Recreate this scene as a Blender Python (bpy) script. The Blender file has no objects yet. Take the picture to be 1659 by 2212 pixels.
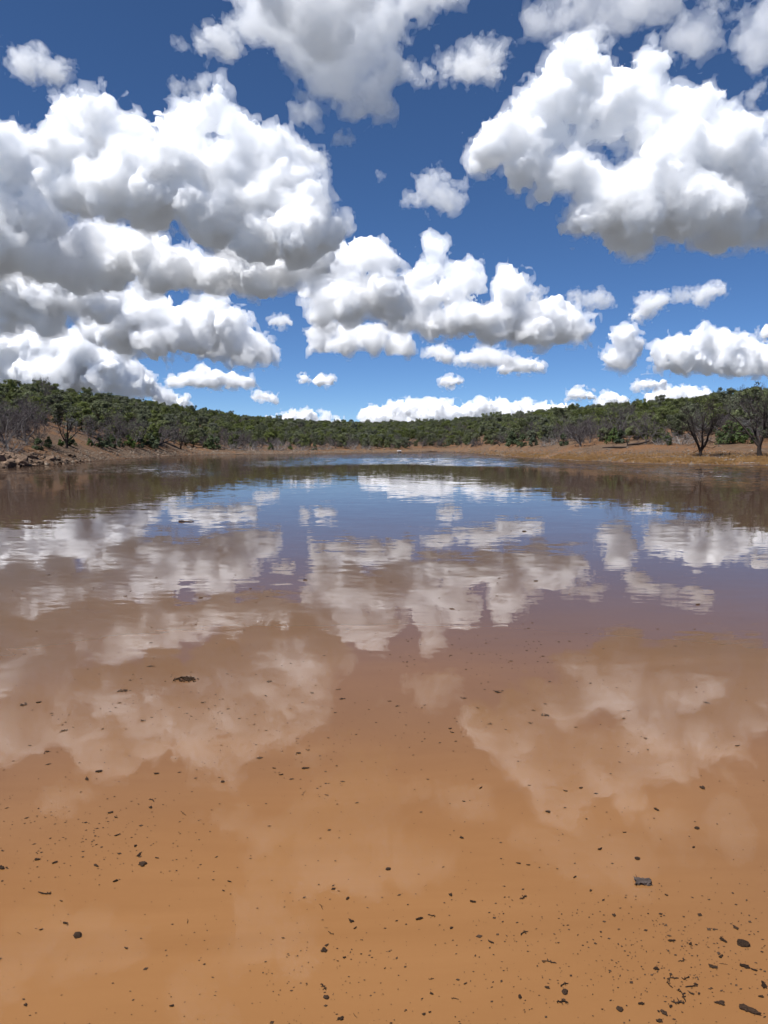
import bpy, math, random
import numpy as np
from mathutils import Vector
rad = math.radians
sc = bpy.context.scene
col = sc.collection
# ================================================================ camera, sky, sun, exposure
EYE = 1.6; PITCH = rad(5.0); FPX = 1597.0          # focal length in pixels of a 1659 x 2212 view of the photograph
cam = bpy.data.objects.new("camera", bpy.data.cameras.new("camera")); col.objects.link(cam)
cam.location = (0, 0, EYE); cam.rotation_euler = (math.pi/2 - PITCH, 0, 0)
cam.data.sensor_fit = 'VERTICAL'; cam.data.sensor_height = 36.0; cam.data.lens = 36.0*FPX/2212.0
cam.data.clip_start = 0.05; cam.data.clip_end = 200000.0
sc.camera = cam
SUN_EL, SUN_AZ = rad(62), rad(-130)                # azimuth from the view direction, negative to the left
S = Vector((math.sin(SUN_AZ)*math.cos(SUN_EL), math.cos(SUN_AZ)*math.cos(SUN_EL), math.sin(SUN_EL)))
w = bpy.data.worlds.new("World"); sc.world = w; w.use_nodes = True
nt = w.node_tree; bg = nt.nodes["Background"]
sky = nt.nodes.new("ShaderNodeTexSky"); sky.sky_type = 'NISHITA'; sky.sun_disc = False
sky.sun_elevation = SUN_EL; sky.sun_rotation = SUN_AZ
sky.altitude = 2500; sky.air_density = 0.72; sky.dust_density = 0.0; sky.ozone_density = 7.5
hs = nt.nodes.new("ShaderNodeHueSaturation"); hs.inputs["Saturation"].default_value = 1.06
nt.links.new(sky.outputs[0], hs.inputs["Color"]); nt.links.new(hs.outputs[0], bg.inputs[0]); bg.inputs[1].default_value = 0.085
sl = bpy.data.lights.new("sun", 'SUN'); sl.energy = 5.0; sl.angle = rad(0.53); sl.color = (1, 0.985, 0.97)
so = bpy.data.objects.new("sun", sl); col.objects.link(so); so.rotation_euler = (-S).to_track_quat('-Z', 'Y').to_euler()
so.location = (-60, 20, 120)
sc.view_settings.view_transform = 'Standard'; sc.view_settings.look = 'None'
sc.view_settings.exposure = 0.45; sc.view_settings.gamma = 1.0; sc.view_settings.use_curve_mapping = False
cy = sc.cycles
cy.max_bounces = 68; cy.volume_bounces = 64; cy.diffuse_bounces = 2; cy.glossy_bounces = 3; cy.transmission_bounces = 2; cy.transparent_max_bounces = 32
cy.use_adaptive_sampling = True; cy.adaptive_threshold = 0.045
cy.use_denoising = True; cy.caustics_reflective = False; cy.caustics_refractive = False
cy.sample_clamp_indirect = 6.0

# ================================================================ helpers
def pdir(x, y):
    u = (x-829.5)/FPX; v = (1106-y)/FPX
    cp, sp = math.cos(PITCH), math.sin(PITCH)
    return np.array((u, cp+v*sp, -sp+v*cp))
def at(x, y, Y):                                    # the point in that direction, Y metres ahead
    d = pdir(x, y); return np.array((0, 0, EYE)) + d*(Y/d[1])
def on_water(x, y):
    d = pdir(x, y); t = -EYE/d[2]; return np.array((d[0]*t, d[1]*t, 0.0))
def mirrored(x, y):                                 # the view pixel of what still water shows at (x, y)
    d = pdir(x, y); d[2] = -d[2]; cp, sp = math.cos(PITCH), math.sin(PITCH)
    k = d[1]*cp-d[2]*sp; return 829.5+FPX*d[0]/k, 1106-FPX*(d[1]*sp+d[2]*cp)/k
def tag(o, label=None, cat=None, group=None, kind=None):
    if label: o["label"] = label
    if cat: o["category"] = cat
    if group: o["group"] = group
    if kind: o["kind"] = kind
    return o
def link(name, me, parent=None, loc=(0, 0, 0), rot=(0, 0, 0), scale=(1, 1, 1)):
    o = bpy.data.objects.new(name, me); col.objects.link(o); o.parent = parent
    o.location = loc; o.rotation_euler = rot; o.scale = scale if hasattr(scale, '__len__') else (scale,)*3
    return o
def mesh_np(name, v, fc, mat=None, smooth=True):
    me = bpy.data.meshes.new(name); fc = np.asarray(fc); k = fc.shape[1]
    me.vertices.add(len(v)); me.vertices.foreach_set("co", np.asarray(v, np.float32).ravel())
    me.loops.add(fc.size); me.loops.foreach_set("vertex_index", fc.ravel().astype(np.int32))
    me.polygons.add(len(fc)); me.polygons.foreach_set("loop_start", np.arange(0, fc.size, k, dtype=np.int32))
    me.polygons.foreach_set("loop_total", np.full(len(fc), k, np.int32))
    me.polygons.foreach_set("use_smooth", np.full(len(fc), smooth))
    me.update(calc_edges=True)
    if mat: me.materials.append(mat)
    return me
def _hash(ix, iy, iz, seed):
    h = (ix.astype(np.uint32)*np.uint32(374761393) + iy.astype(np.uint32)*np.uint32(668265263) + iz.astype(np.uint32)*np.uint32(2147483589) + np.uint32((seed*974634777) & 0xffffffff))
    h = (h ^ (h >> np.uint32(13)))*np.uint32(1274126177)
    return h ^ (h >> np.uint32(16))
_G = np.random.RandomState(5).normal(size=(256, 3)).astype(np.float32); _G /= np.linalg.norm(_G, axis=1)[:, None]
def perlin(p, seed=0):
    p = np.asarray(p, np.float32); i = np.floor(p).astype(np.int64); f = p - i.astype(np.float32)
    t = f*f*f*(f*(f*6-15)+10); out = np.zeros(len(p), np.float32)
    for dx in (0, 1):
        wx = t[:, 0] if dx else 1-t[:, 0]
        for dy in (0, 1):
            wy = t[:, 1] if dy else 1-t[:, 1]
            for dz in (0, 1):
                wz = t[:, 2] if dz else 1-t[:, 2]
                g = _G[_hash(i[:, 0]+dx, i[:, 1]+dy, i[:, 2]+dz, seed) & np.uint32(255)]
                out += wx*wy*wz*(g[:, 0]*(f[:, 0]-dx)+g[:, 1]*(f[:, 1]-dy)+g[:, 2]*(f[:, 2]-dz))
    return out
def noise2(x, y, scale, seed=0):
    return perlin(np.stack((np.ravel(x)/scale, np.ravel(y)/scale, np.full(np.size(x), .37)), 1), seed).reshape(np.shape(x))
def surface_net(f, org, h):                         # the zero surface of a sampled field, as quads
    s = f > 0; nx, ny, nz = f.shape
    c = np.zeros((nx-1, ny-1, nz-1), np.int8)
    cor = [(a, b, d) for a in (0, 1) for b in (0, 1) for d in (0, 1)]
    for a, b, d in cor: c += s[a:nx-1+a, b:ny-1+b, d:nz-1+d]
    act = (c > 0) & (c < 8)
    ci, cj, ck = np.nonzero(act); n = len(ci)
    idx = np.full(act.shape, -1, np.int32); idx[ci, cj, ck] = np.arange(n)
    acc = np.zeros((n, 3), np.float32); cnt = np.zeros(n, np.float32)
    val = {q: f[ci+q[0], cj+q[1], ck+q[2]] for q in cor}
    for q in cor:
        for ax in range(3):
            if q[ax] == 0:
                r = list(q); r[ax] = 1; a, b = val[q], val[tuple(r)]; m = (a > 0) != (b > 0)
                t = np.where(m, a/np.where(m, a-b, 1), 0)
                P = np.array(q, np.float32)[None].repeat(n, 0); P[:, ax] += t
                acc += P*m[:, None]; cnt += m
    v = (acc/cnt[:, None] + np.stack((ci, cj, ck), 1))*h + org
    faces = []
    for ax in range(3):
        s0 = [slice(None)]*3; s1 = [slice(None)]*3; s0[ax] = slice(0, -1); s1[ax] = slice(1, None)
        a = s[tuple(s0)]; b = s[tuple(s1)]
        e = np.stack(np.nonzero(a != b), 1); flip = a[tuple(e.T)]
        o1, o2 = [(1, 2), (2, 0), (0, 1)][ax]
        ok = (e[:, o1] > 0) & (e[:, o2] > 0) & (e[:, o1] < f.shape[o1]-1) & (e[:, o2] < f.shape[o2]-1)
        e = e[ok]; flip = flip[ok]; q = []
        for d1, d2 in ((-1, -1), (0, -1), (0, 0), (-1, 0)):
            g = e.copy(); g[:, o1] += d1; g[:, o2] += d2; q.append(idx[g[:, 0], g[:, 1], g[:, 2]])
        q = np.stack(q, 1); q[~flip] = q[~flip][:, ::-1]; faces.append(q)
    return v, np.concatenate(faces)
# ================================================================ materials for the land
def nodes(name):
    m = bpy.data.materials.new(name); m.use_nodes = True; t = m.node_tree
    return m, t, t.nodes["Principled BSDF"]
def N(t, kind, **kw):
    n = t.nodes.new(kind)
    for k, v in kw.items():
        if k in n.inputs: n.inputs[k].default_value = v
        else: setattr(n, k, v)
    return n
def ramp(t, fac, stops, interp='LINEAR'):
    r = t.nodes.new("ShaderNodeValToRGB"); r.color_ramp.interpolation = interp
    while len(r.color_ramp.elements) < len(stops): r.color_ramp.elements.new(.5)
    for e, (p, c) in zip(r.color_ramp.elements, stops): e.position = p; e.color = (*c, 1) if len(c) == 3 else c
    t.links.new(fac, r.inputs[0]); return r.outputs[0]
def mix(t, fac, a, b, mode='MIX'):
    m = t.nodes.new("ShaderNodeMix"); m.data_type = 'RGBA'; m.blend_type = mode
    for s, v in ((m.inputs[0], fac), (m.inputs[6], a), (m.inputs[7], b)):
        if isinstance(v, bpy.types.NodeSocket): t.links.new(v, s)
        elif isinstance(v, (int, float)): s.default_value = v
        else: s.default_value = (*v, 1)
    return m.outputs[2]
def math_n(t, op, a, b=None, clamp=False):
    m = t.nodes.new("ShaderNodeMath"); m.operation = op; m.use_clamp = clamp
    for s, v in ((m.inputs[0], a), (m.inputs[1], b)):
        if v is None: continue
        if isinstance(v, bpy.types.NodeSocket): t.links.new(v, s)
        else: s.default_value = v
    return m.outputs[0]
def simple_mat(name, c1, c2, scale=6.0, rough=.9, bump=.0, rnd=0.0, detail=6, coord='Object', spec=.25, bdist=.05):
    m, t, b = nodes(name)
    tc = N(t, "ShaderNodeTexCoord"); no = N(t, "ShaderNodeTexNoise", Scale=scale, Detail=detail, Roughness=.65)
    t.links.new(tc.outputs[coord], no.inputs["Vector"])
    c = ramp(t, no.outputs["Fac"], [(.3, c1), (.7, c2)])
    if rnd:
        oi = N(t, "ShaderNodeObjectInfo"); hs = N(t, "ShaderNodeHueSaturation")
        v = N(t, "ShaderNodeMapRange"); t.links.new(oi.outputs["Random"], v.inputs[0]); v.inputs[3].default_value = 1-rnd; v.inputs[4].default_value = 1+rnd
        t.links.new(v.outputs[0], hs.inputs["Value"]); t.links.new(c, hs.inputs["Color"]); c = hs.outputs[0]
    t.links.new(c, b.inputs["Base Color"]); b.inputs["Roughness"].default_value = rough; b.inputs["Specular IOR Level"].default_value = spec
    if bump:
        bp = N(t, "ShaderNodeBump", Strength=bump, Distance=bdist); t.links.new(no.outputs["Fac"], bp.inputs["Height"]); t.links.new(bp.outputs[0], b.inputs["Normal"])
    return m
# ================================================================ terrain
AZ_T = np.radians([-180, -120, -80, -50, -40, -33, -27.45, -24.3, -21.1, -17.9, -14.6, -11, -7.4, -3.6, 0, 2.2, 4.2, 5.6, 6.6, 8.0, 10.6, 14.5, 19.4, 23.3, 27.4, 33, 40, 50, 80, 120, 180])
DS_T = [1.0, 1.3, 6, 22, 38, 52, 65, 73, 92, 118, 158, 172, 182, 196, 222, 246, 262, 258, 205, 158, 114, 90, 75, 72, 72, 66, 52, 30, 7, 1.3, 1.0]
def shore(az): return np.interp(az, AZ_T, DS_T)
SKX = [-700, -300, 0, 100, 200, 300, 400, 480, 560, 650, 760, 880, 1000, 1100, 1200, 1300, 1400, 1480, 1540, 1590, 1659, 1900, 2300]
SKY_ = [780, 810, 830, 837, 848, 864, 880, 892, 905, 911, 915, 912, 906, 898, 887, 878, 868, 862, 857, 848, 840, 825, 800]
SK_AZ = np.arctan2(np.array(SKX)-829.5, FPX)
DC_T = [230, 240, 250, 262, 280, 310, 350, 400, 460, 520, 600, 560, 480, 420, 360, 320, 290, 270, 255, 245, 235, 225, 220]
BANK_T = ([-180, -60, -27, -15, -8, 0, 5, 8, 14, 27, 60, 180], [.06, .1, .125, .095, .06, .052, .055, .075, .085, .085, .06, .06])
TREE_H = 3.4
def height(x, y):
    x = np.asarray(x, float); y = np.asarray(y, float)
    az = np.arctan2(x, y); r = np.hypot(x, y); ds = shore(az)
    ds = ds + noise2(x, y, 9.0, 3)*np.clip(ds/80, 0, 1.6) + noise2(x, y, 3.0, 4)*.4*np.clip(ds/60, 0, 1)
    s = r-ds
    dc = np.interp(az, SK_AZ, DC_T); ys = np.interp(az, SK_AZ, SKY_)
    zc = EYE+(966-ys)/FPX*dc*np.cos(az)-TREE_H*np.clip(dc/240, .8, 1.1)
    b = np.interp(np.degrees(az), *BANK_T)
    s1 = np.interp(np.degrees(az), [-12, 0, 9], [15.0, 21.0, 24.0])                                        # the open bank, then the hillside
    z1 = b*s1
    t = np.clip((r-ds-s1)/np.maximum(dc-ds-s1, 20), 0, None)
    up = z1+(zc-z1)*np.where(t < 1, t*(1.18-.18*t*t), 1.0-.25*np.clip(t-1, 0, 1.5))
    far = np.clip((r-900)/1500, 0, 1)
    up = up*(1-far)+4.0*far
    z = np.where(s < 0, np.maximum(s*.12, -1.5), np.where(s < s1, b*s, up))
    am = np.clip(s/12, 0, 1)
    z = z + am*(noise2(x, y, 26.0, 1)*.7*np.clip((s-14)/20, 0, 1)+noise2(x, y, 7.0, 2)*.16) + np.clip(s/3, 0, 1)*noise2(x, y, 1.7, 6)*.05
    return z, s
naz = 900
azs = np.concatenate((np.linspace(-math.pi, rad(-45), 60, endpoint=False), np.linspace(rad(-45), rad(45), 420), np.linspace(rad(45), math.pi, 60)[1:-1]))
rs_ = np.concatenate((np.linspace(.6, 40, 40), np.linspace(41, 130, 120), np.linspace(131, 300, 110), np.linspace(304, 900, 60), np.geomspace(920, 60000, 30)))
AA, RR = np.meshgrid(azs, rs_, indexing='ij')
GX, GY = np.sin(AA)*RR, np.cos(AA)*RR
GZ, GS = height(GX, GY)
na, nr = AA.shape
I = np.arange(na*nr).reshape(na, nr); I2 = np.concatenate((I, I[:1]))
gf = np.stack((I2[:-1, :-1], I2[:-1, 1:], I2[1:, 1:], I2[1:, :-1]), -1).reshape(-1, 4)[:, ::-1]
mg, t, b = nodes("bank_soil")
tc = N(t, "ShaderNodeTexCoord"); P0 = tc.outputs["Object"]
def nz(scale, detail=6, rough=.6):
    n = N(t, "ShaderNodeTexNoise", Scale=scale, Detail=detail, Roughness=rough); t.links.new(P0, n.inputs["Vector"]); return n.outputs["Fac"]
at_s = N(t, "ShaderNodeAttribute", attribute_name="shore"); sh = at_s.outputs["Fac"]
at_g = N(t, "ShaderNodeAttribute", attribute_name="dry"); dry = at_g.outputs["Fac"]
big = nz(.12, 5); mid = nz(.9, 6); fine = nz(9, 6, .7)
c = ramp(t, mid, [(.28, (.066, .043, .027)), (.5, (.135, .085, .052)), (.72, (.185, .126, .082))])
c = mix(t, ramp(t, big, [(.42, (0, 0, 0)), (.62, (1, 1, 1))]), c, (.19, .095, .043))
c = mix(t, math_n(t, 'MULTIPLY', dry, ramp(t, nz(1.6, 5), [(.3, (.35,)*3), (.6, (1,)*3)])), c, (.27, .145, .058))
vo = N(t, "ShaderNodeTexVoronoi", Scale=3.2); t.links.new(P0, vo.inputs["Vector"])
peb = ramp(t, vo.outputs["Distance"], [(.10, (1, 1, 1)), (.2, (0, 0, 0))])
peb = math_n(t, 'MULTIPLY', peb, ramp(t, nz(.5, 3), [(.45, (0,)*3), (.6, (1,)*3)]))
c = mix(t, peb, c, (.26, .205, .155))
c = mix(t, ramp(t, fine, [(.3, (.5,)*3), (.65, (0,)*3)]), c, (.05, .034, .024))
far_ = N(t, "ShaderNodeAttribute", attribute_name="wooded").outputs["Fac"]
c = mix(t, far_, c, ramp(t, nz(.004, 8), [(.35, (.088, .089, .088)), (.65, (.130, .128, .124))]))
wet = ramp(t, sh, [(.0, (1,)*3), (.012, (1,)*3), (.03, (0,)*3)])
c = mix(t, wet, c, (.075, .042, .024))
t.links.new(c, b.inputs["Base Color"]); b.inputs["Roughness"].default_value = .95; b.inputs["Specular IOR Level"].default_value = .15
bp = N(t, "ShaderNodeBump", Strength=.8, Distance=.12); t.links.new(fine, bp.inputs["Height"]); t.links.new(bp.outputs[0], b.inputs["Normal"])
gme = mesh_np("ground", np.stack((GX, GY, GZ), -1).reshape(-1, 3), gf, mg)
a1 = gme.attributes.new("shore", 'FLOAT', 'POINT'); a1.data.foreach_set("value", np.clip(GS/30, 0, 1).astype(np.float32).ravel())
azd = np.degrees(AA); dryv = np.clip((azd-7)/3, 0, 1)*np.clip((GS-.8)/1.2, 0, 1)*np.clip((9-GS)/5, 0, 1)*.9
dryv = np.maximum(dryv, np.clip(1-np.abs(azd-1)/9, 0, 1)*np.clip((GS-3)/4, 0, 1)*np.clip((22-GS)/8, 0, 1)*.55)
a2 = gme.attributes.new("dry", 'FLOAT', 'POINT'); a2.data.foreach_set("value", dryv.astype(np.float32).ravel())
a3 = gme.attributes.new("wooded", 'FLOAT', 'POINT'); a3.data.foreach_set("value", np.clip((RR-500)/600, 0, 1).astype(np.float32).ravel())
ground = tag(link("ground", gme), kind="structure")
def gz(x, y):
    z, _ = height(np.array([x]), np.array([y])); return float(z[0])
# ================================================================ water: muddy, with wind-ruffled reaches far out
mw, t, b = nodes("muddy_water")
tc = N(t, "ShaderNodeTexCoord"); P0 = tc.outputs["Object"]
mp = N(t, "ShaderNodeMapping"); mp.inputs["Scale"].default_value = (.55, 1.35, 1); mp.inputs["Rotation"].default_value = (0, 0, rad(-9)); t.links.new(P0, mp.inputs["Vector"])
def wz(scale, detail=2, rough=.5, dist=0.0):
    n = N(t, "ShaderNodeTexNoise", Scale=scale, Detail=detail, Roughness=rough, Distortion=dist); t.links.new(mp.outputs[0], n.inputs["Vector"]); return n.outputs["Fac"]
shal = N(t, "ShaderNodeAttribute", attribute_name="shallow").outputs["Fac"]
silt = ramp(t, wz(.8, 5, .6, 1.2), [(.28, (.205, .094, .032)), (.72, (.25, .121, .045))])        # bright bed close under the surface by the near shore
cw = mix(t, shal, (.094, .056, .036), silt)                                                       # darker where it deepens
ruf = N(t, "ShaderNodeAttribute", attribute_name="ruffle").outputs["Fac"]
calm = N(t, "ShaderNodeAttribute", attribute_name="calm").outputs["Fac"]
def wcol(scale, detail, amp, k):                      # one train of ripples, as a slope
    n = N(t, "ShaderNodeTexNoise", Scale=scale, Detail=detail, Roughness=.5); t.links.new(mp.outputs[0], n.inputs["Vector"])
    v = N(t, "ShaderNodeVectorMath", operation='SUBTRACT'); t.links.new(n.outputs["Color"], v.inputs[0]); v.inputs[1].default_value = (.5, .5, .5)
    m = N(t, "ShaderNodeVectorMath", operation='SCALE'); t.links.new(v.outputs[0], m.inputs[0]); t.links.new(math_n(t, 'MULTIPLY', k, amp), m.inputs["Scale"]); return m.outputs[0]
def vadd(a, b_):
    m = N(t, "ShaderNodeVectorMath", operation='ADD'); t.links.new(a, m.inputs[0])
    if isinstance(b_, tuple): m.inputs[1].default_value = b_
    else: t.links.new(b_, m.inputs[1])
    return m.outputs[0]
sl_ = vadd(vadd(wcol(1.1, 1, .020, calm), wcol(6.5, 2, .032, calm)), wcol(6.0, 3, .42, ruf))
fl = N(t, "ShaderNodeVectorMath", operation='MULTIPLY'); t.links.new(sl_, fl.inputs[0]); fl.inputs[1].default_value = (1, 1, 0)
bp = N(t, "ShaderNodeVectorMath", operation='NORMALIZE'); t.links.new(vadd(fl.outputs[0], (0.0, 0.0, 1.0)), bp.inputs[0])
t.nodes.remove(b); df = N(t, "ShaderNodeBsdfDiffuse"); t.links.new(cw, df.inputs["Color"])      # silt-laden body under a clear surface
gl = N(t, "ShaderNodeBsdfGlossy", Roughness=.01); t.links.new(bp.outputs[0], gl.inputs["Normal"])
fr = N(t, "ShaderNodeFresnel", IOR=1.333); t.links.new(bp.outputs[0], fr.inputs["Normal"])
mx = N(t, "ShaderNodeMixShader"); t.links.new(fr.outputs[0], mx.inputs[0]); t.links.new(df.outputs[0], mx.inputs[1]); t.links.new(gl.outputs[0], mx.inputs[2])
t.links.new(mx.outputs[0], [n for n in t.nodes if n.type == 'OUTPUT_MATERIAL'][0].inputs[0])
wx = np.concatenate((np.linspace(-150, -58, 40), np.linspace(-57.2, -12, 57), np.linspace(-11.5, 11.5, 40), np.linspace(12, 57.2, 57), np.linspace(58, 150, 40)))
wy = np.concatenate((np.linspace(-8, 20, 70), np.geomspace(20.6, 34, 30), np.linspace(34.2, 108, 370), np.geomspace(108.5, 320, 90)))
WX, WY = np.meshgrid(wx, wy, indexing='ij'); I = np.arange(WX.size).reshape(WX.shape)
wf = np.stack((I[:-1, :-1], I[1:, :-1], I[1:, 1:], I[:-1, 1:]), -1).reshape(-1, 4)
r_ = np.hypot(WX, WY); az_ = np.degrees(np.arctan2(WX, WY))
edge = noise2(WX, WY*.35, 9.0, 31)
rA = np.clip((r_-(33+np.abs(az_-27)*1.1)+edge*14)/10, 0, 1)*np.clip((az_+1)/5, 0, 1)            # right reach
rB = np.clip((r_-(38-az_*.2)+edge*16)/10, 0, 1)*np.clip((-az_-11)/6, 0, 1)*.6                   # left reach
rC = np.clip((r_-60+edge*20)/12, 0, 1)*np.clip((215-r_)/30, 0, 1)*np.clip(1.4-np.abs(az_-4)/12, 0, 1)
ru = np.clip(np.maximum(np.maximum(rA, rB), rC)*(.75+.9*(edge+.3)), 0, 1.1)
wav = (noise2(WX*.42, WY, .62, 37)+.5*noise2(WX*.5+WY*.1, WY, .36, 38))*.042*ru
wme = mesh_np("lake_water", np.stack((WX, WY, wav), -1).reshape(-1, 3), wf, mw)
ca = np.clip(.18+.82*np.clip((r_-2.6)/4.0, 0, 1), 0, 1)*(.75+.5*noise2(WX, WY, 2.5, 33))
shv = np.clip(np.interp(r_+noise2(WX, WY, 1.6, 35)*1.6+noise2(WX, WY, .5, 36)*.4, [2.0, 2.7, 3.5, 4.7, 6.5, 10, 20], [1, .95, .80, .57, .35, .14, 0]), 0, 1)
for nm, v in (("ruffle", ru), ("calm", ca), ("shallow", shv)):
    a = wme.attributes.new(nm, 'FLOAT', 'POINT'); a.data.foreach_set("value", np.asarray(v, np.float32).ravel())
water = tag(link("lake_water", wme), kind="structure")
# ================================================================ trees
class Tubes:
    def __init__(s): s.v = []; s.f = []; s.n = 0
    def add(s, pts, rad_, k=4):
        pts = np.asarray(pts, float); m = len(pts)
        d = np.gradient(pts, axis=0); d /= np.maximum(np.linalg.norm(d, axis=1), 1e-6)[:, None]
        up = np.where(np.abs(d[:, 2:3]) > .9, np.array([[1., 0, 0]]), np.array([[0, 0, 1.]]))
        a = np.cross(d, up); a /= np.linalg.norm(a, axis=1)[:, None]; b = np.cross(d, a)
        an = np.arange(k)*2*math.pi/k
        ring = pts[:, None]+np.asarray(rad_)[:, None, None]*(a[:, None]*np.cos(an)[None, :, None]+b[:, None]*np.sin(an)[None, :, None])
        s.v.append(ring.reshape(-1, 3)); i = np.arange(m*k).reshape(m, k)+s.n; j = np.roll(i, -1, 1)
        s.f.append(np.stack((i[:-1], j[:-1], j[1:], i[1:]), -1).reshape(-1, 4)); s.n += m*k
    def mesh(s, name, mat): return mesh_np(name, np.concatenate(s.v), np.concatenate(s.f), mat)
def unit(a): a = np.asarray(a, float); return a/max(np.linalg.norm(a), 1e-9)
def limb(T, TW, rs, p, d, L, r, lev, tips, gnarl=.28, up=.12, kids=(5, 5, 4), maxlev=3, twig_r=.008):
    n = 5 if lev < 2 else 4; pts = [np.array(p, float)]; d = unit(d); ds = []
    for i in range(n):
        d = unit(d+rs.normal(size=3)*gnarl*(.6+.3*lev)+np.array((0, 0, up))); pts.append(pts[-1]+d*L/n); ds.append(d)
    rr = np.linspace(r, max(r*.38, twig_r*.6), n+1)
    (T if lev < 2 else TW).add(pts, rr, 6 if lev == 0 else (4 if lev == 1 else 3))
    if lev >= maxlev: tips.append(pts[-1]); return
    for j in range(kids[lev]):
        t = rs.uniform(.25, 1.0) if lev else rs.uniform(.3, 1.0)
        i = min(int(t*n), n-1); q = pts[i]+(pts[i+1]-pts[i])*(t*n-i)
        e = unit(ds[i]*.75+rs.normal(size=3)*.75)
        limb(T, TW, rs, q, e, L*rs.uniform(.42, .68), max(rr[i]*rs.uniform(.45, .65), twig_r), lev+1, tips, gnarl, up, kids, maxlev, twig_r)
def skeleton(rs, H, stems, spread, r0, kids, gnarl=.26, up=.14, low=.0, twig_r=.009, trunk=.0, maxlev=3):
    T, TW, tips = Tubes(), Tubes(), []
    base = np.zeros(3)
    if trunk > 0:
        top = np.array((rs.normal()*.12, rs.normal()*.12, trunk)); m = (base+top)/2+rs.normal(size=3)*.06*trunk
        T.add([base-np.array((0, 0, .3)), base, m, top], [r0*1.7, r0*1.45, r0*1.15, r0*1.05], 8)
    else: top = np.array((0, 0, -.2))
    a0 = rs.uniform(0, 6.28)
    for i in range(stems):
        a = a0+i*6.283/stems+rs.normal()*.35; sp_ = spread*rs.uniform(.6, 1.15)
        d = np.array((math.cos(a)*sp_, math.sin(a)*sp_, 1.0 if low == 0 else rs.uniform(low, 1)))
        limb(T, TW, rs, top-np.array((0, 0, .06)), d, H*rs.uniform(.62, .85), r0*rs.uniform(.6, .9), 0, tips, gnarl, up, kids, maxlev, twig_r)
    return T, TW, np.array(tips)
# ---- materials
def leaf_mat(name, dark, light, rnd=.22):
    m, t, b = nodes(name)
    tc = N(t, "ShaderNodeTexCoord"); no = N(t, "ShaderNodeTexNoise", Scale=1.7, Detail=4.0); t.links.new(tc.outputs["Object"], no.inputs["Vector"])
    c = ramp(t, no.outputs["Fac"], [(.3, dark), (.68, light)])
    oi = N(t, "ShaderNodeObjectInfo"); hs = N(t, "ShaderNodeHueSaturation")
    v = N(t, "ShaderNodeMapRange"); t.links.new(oi.outputs["Random"], v.inputs[0]); v.inputs[3].default_value = 1-rnd; v.inputs[4].default_value = 1+rnd*1.3
    r2 = math_n(t, 'FRACT', math_n(t, 'MULTIPLY', oi.outputs["Random"], 7.31)); v2 = N(t, "ShaderNodeMapRange"); t.links.new(r2, v2.inputs[0]); v2.inputs[3].default_value = .45; v2.inputs[4].default_value = 1.05
    t.links.new(v.outputs[0], hs.inputs["Value"]); t.links.new(v2.outputs[0], hs.inputs["Saturation"]); t.links.new(c, hs.inputs["Color"])
    t.links.new(hs.outputs[0], b.inputs["Base Color"]); b.inputs["Roughness"].default_value = .75; b.inputs["Specular IOR Level"].default_value = .15
    tr = N(t, "ShaderNodeBsdfTranslucent"); t.links.new(hs.outputs[0], tr.inputs[0]); mx = N(t, "ShaderNodeMixShader"); mx.inputs[0].default_value = .25
    t.links.new(b.outputs[0], mx.inputs[1]); t.links.new(tr.outputs[0], mx.inputs[2])
    t.links.new(mx.outputs[0], [n for n in t.nodes if n.type == 'OUTPUT_MATERIAL'][0].inputs[0])
    return m
LEAF = leaf_mat("juniper_foliage", (.066, .084, .024), (.158, .180, .054))
SAPL = leaf_mat("sapling_foliage", (.045, .070, .022), (.105, .145, .040), .15)
GREYLEAF = leaf_mat("grey_shrub_foliage", (.10, .105, .08), (.19, .19, .15), .15)
BARK = simple_mat("juniper_bark", (.045, .034, .027), (.10, .078, .062), 5, .95, .6)
DARKBARK = simple_mat("dark_bark", (.018, .013, .011), (.05, .037, .031), 6, .95, .6)
GREYWOOD = simple_mat("dead_grey_wood", (.085, .074, .070), (.19, .172, .165), 4, .9, .3, .2)
TWIGS = simple_mat("dead_twigs", (.060, .049, .048), (.125, .106, .105), 3, .9, 0, .2)
PALEWOOD = simple_mat("bleached_wood", (.22, .20, .18), (.42, .39, .36), 4, .85, .3, .15)
DARKTWIG = simple_mat("dark_twigs", (.026, .020, .018), (.06, .047, .042), 3, .9)
def leaves(cent, rad_, per, size, rs, flat=.85):
    n = len(cent)*per
    c = np.repeat(cent, per, 0); R = np.repeat(rad_, per)
    d = rs.normal(size=(n, 3)); d /= np.linalg.norm(d, axis=1)[:, None]
    p = c+d*(R*rs.uniform(.45, 1.05, n))[:, None]*np.array((1, 1, flat))
    nn = d*1.1+rs.normal(size=(n, 3))*.55+np.array((0, 0, .35)); nn /= np.linalg.norm(nn, axis=1)[:, None]
    a = np.cross(nn, rs.normal(size=(n, 3))); a /= np.linalg.norm(a, axis=1)[:, None]; b = np.cross(nn, a)
    s = size*rs.uniform(.6, 1.4, n)[:, None]; w_ = s*rs.uniform(.35, .6, n)[:, None]
    tip = p+a*s; q = np.stack((p-b*w_*.5, p+b*w_*.5, tip+b*w_*.35, tip-b*w_*.35), 1).reshape(-1, 3)
    return q, np.arange(n*4).reshape(n, 4)
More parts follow.
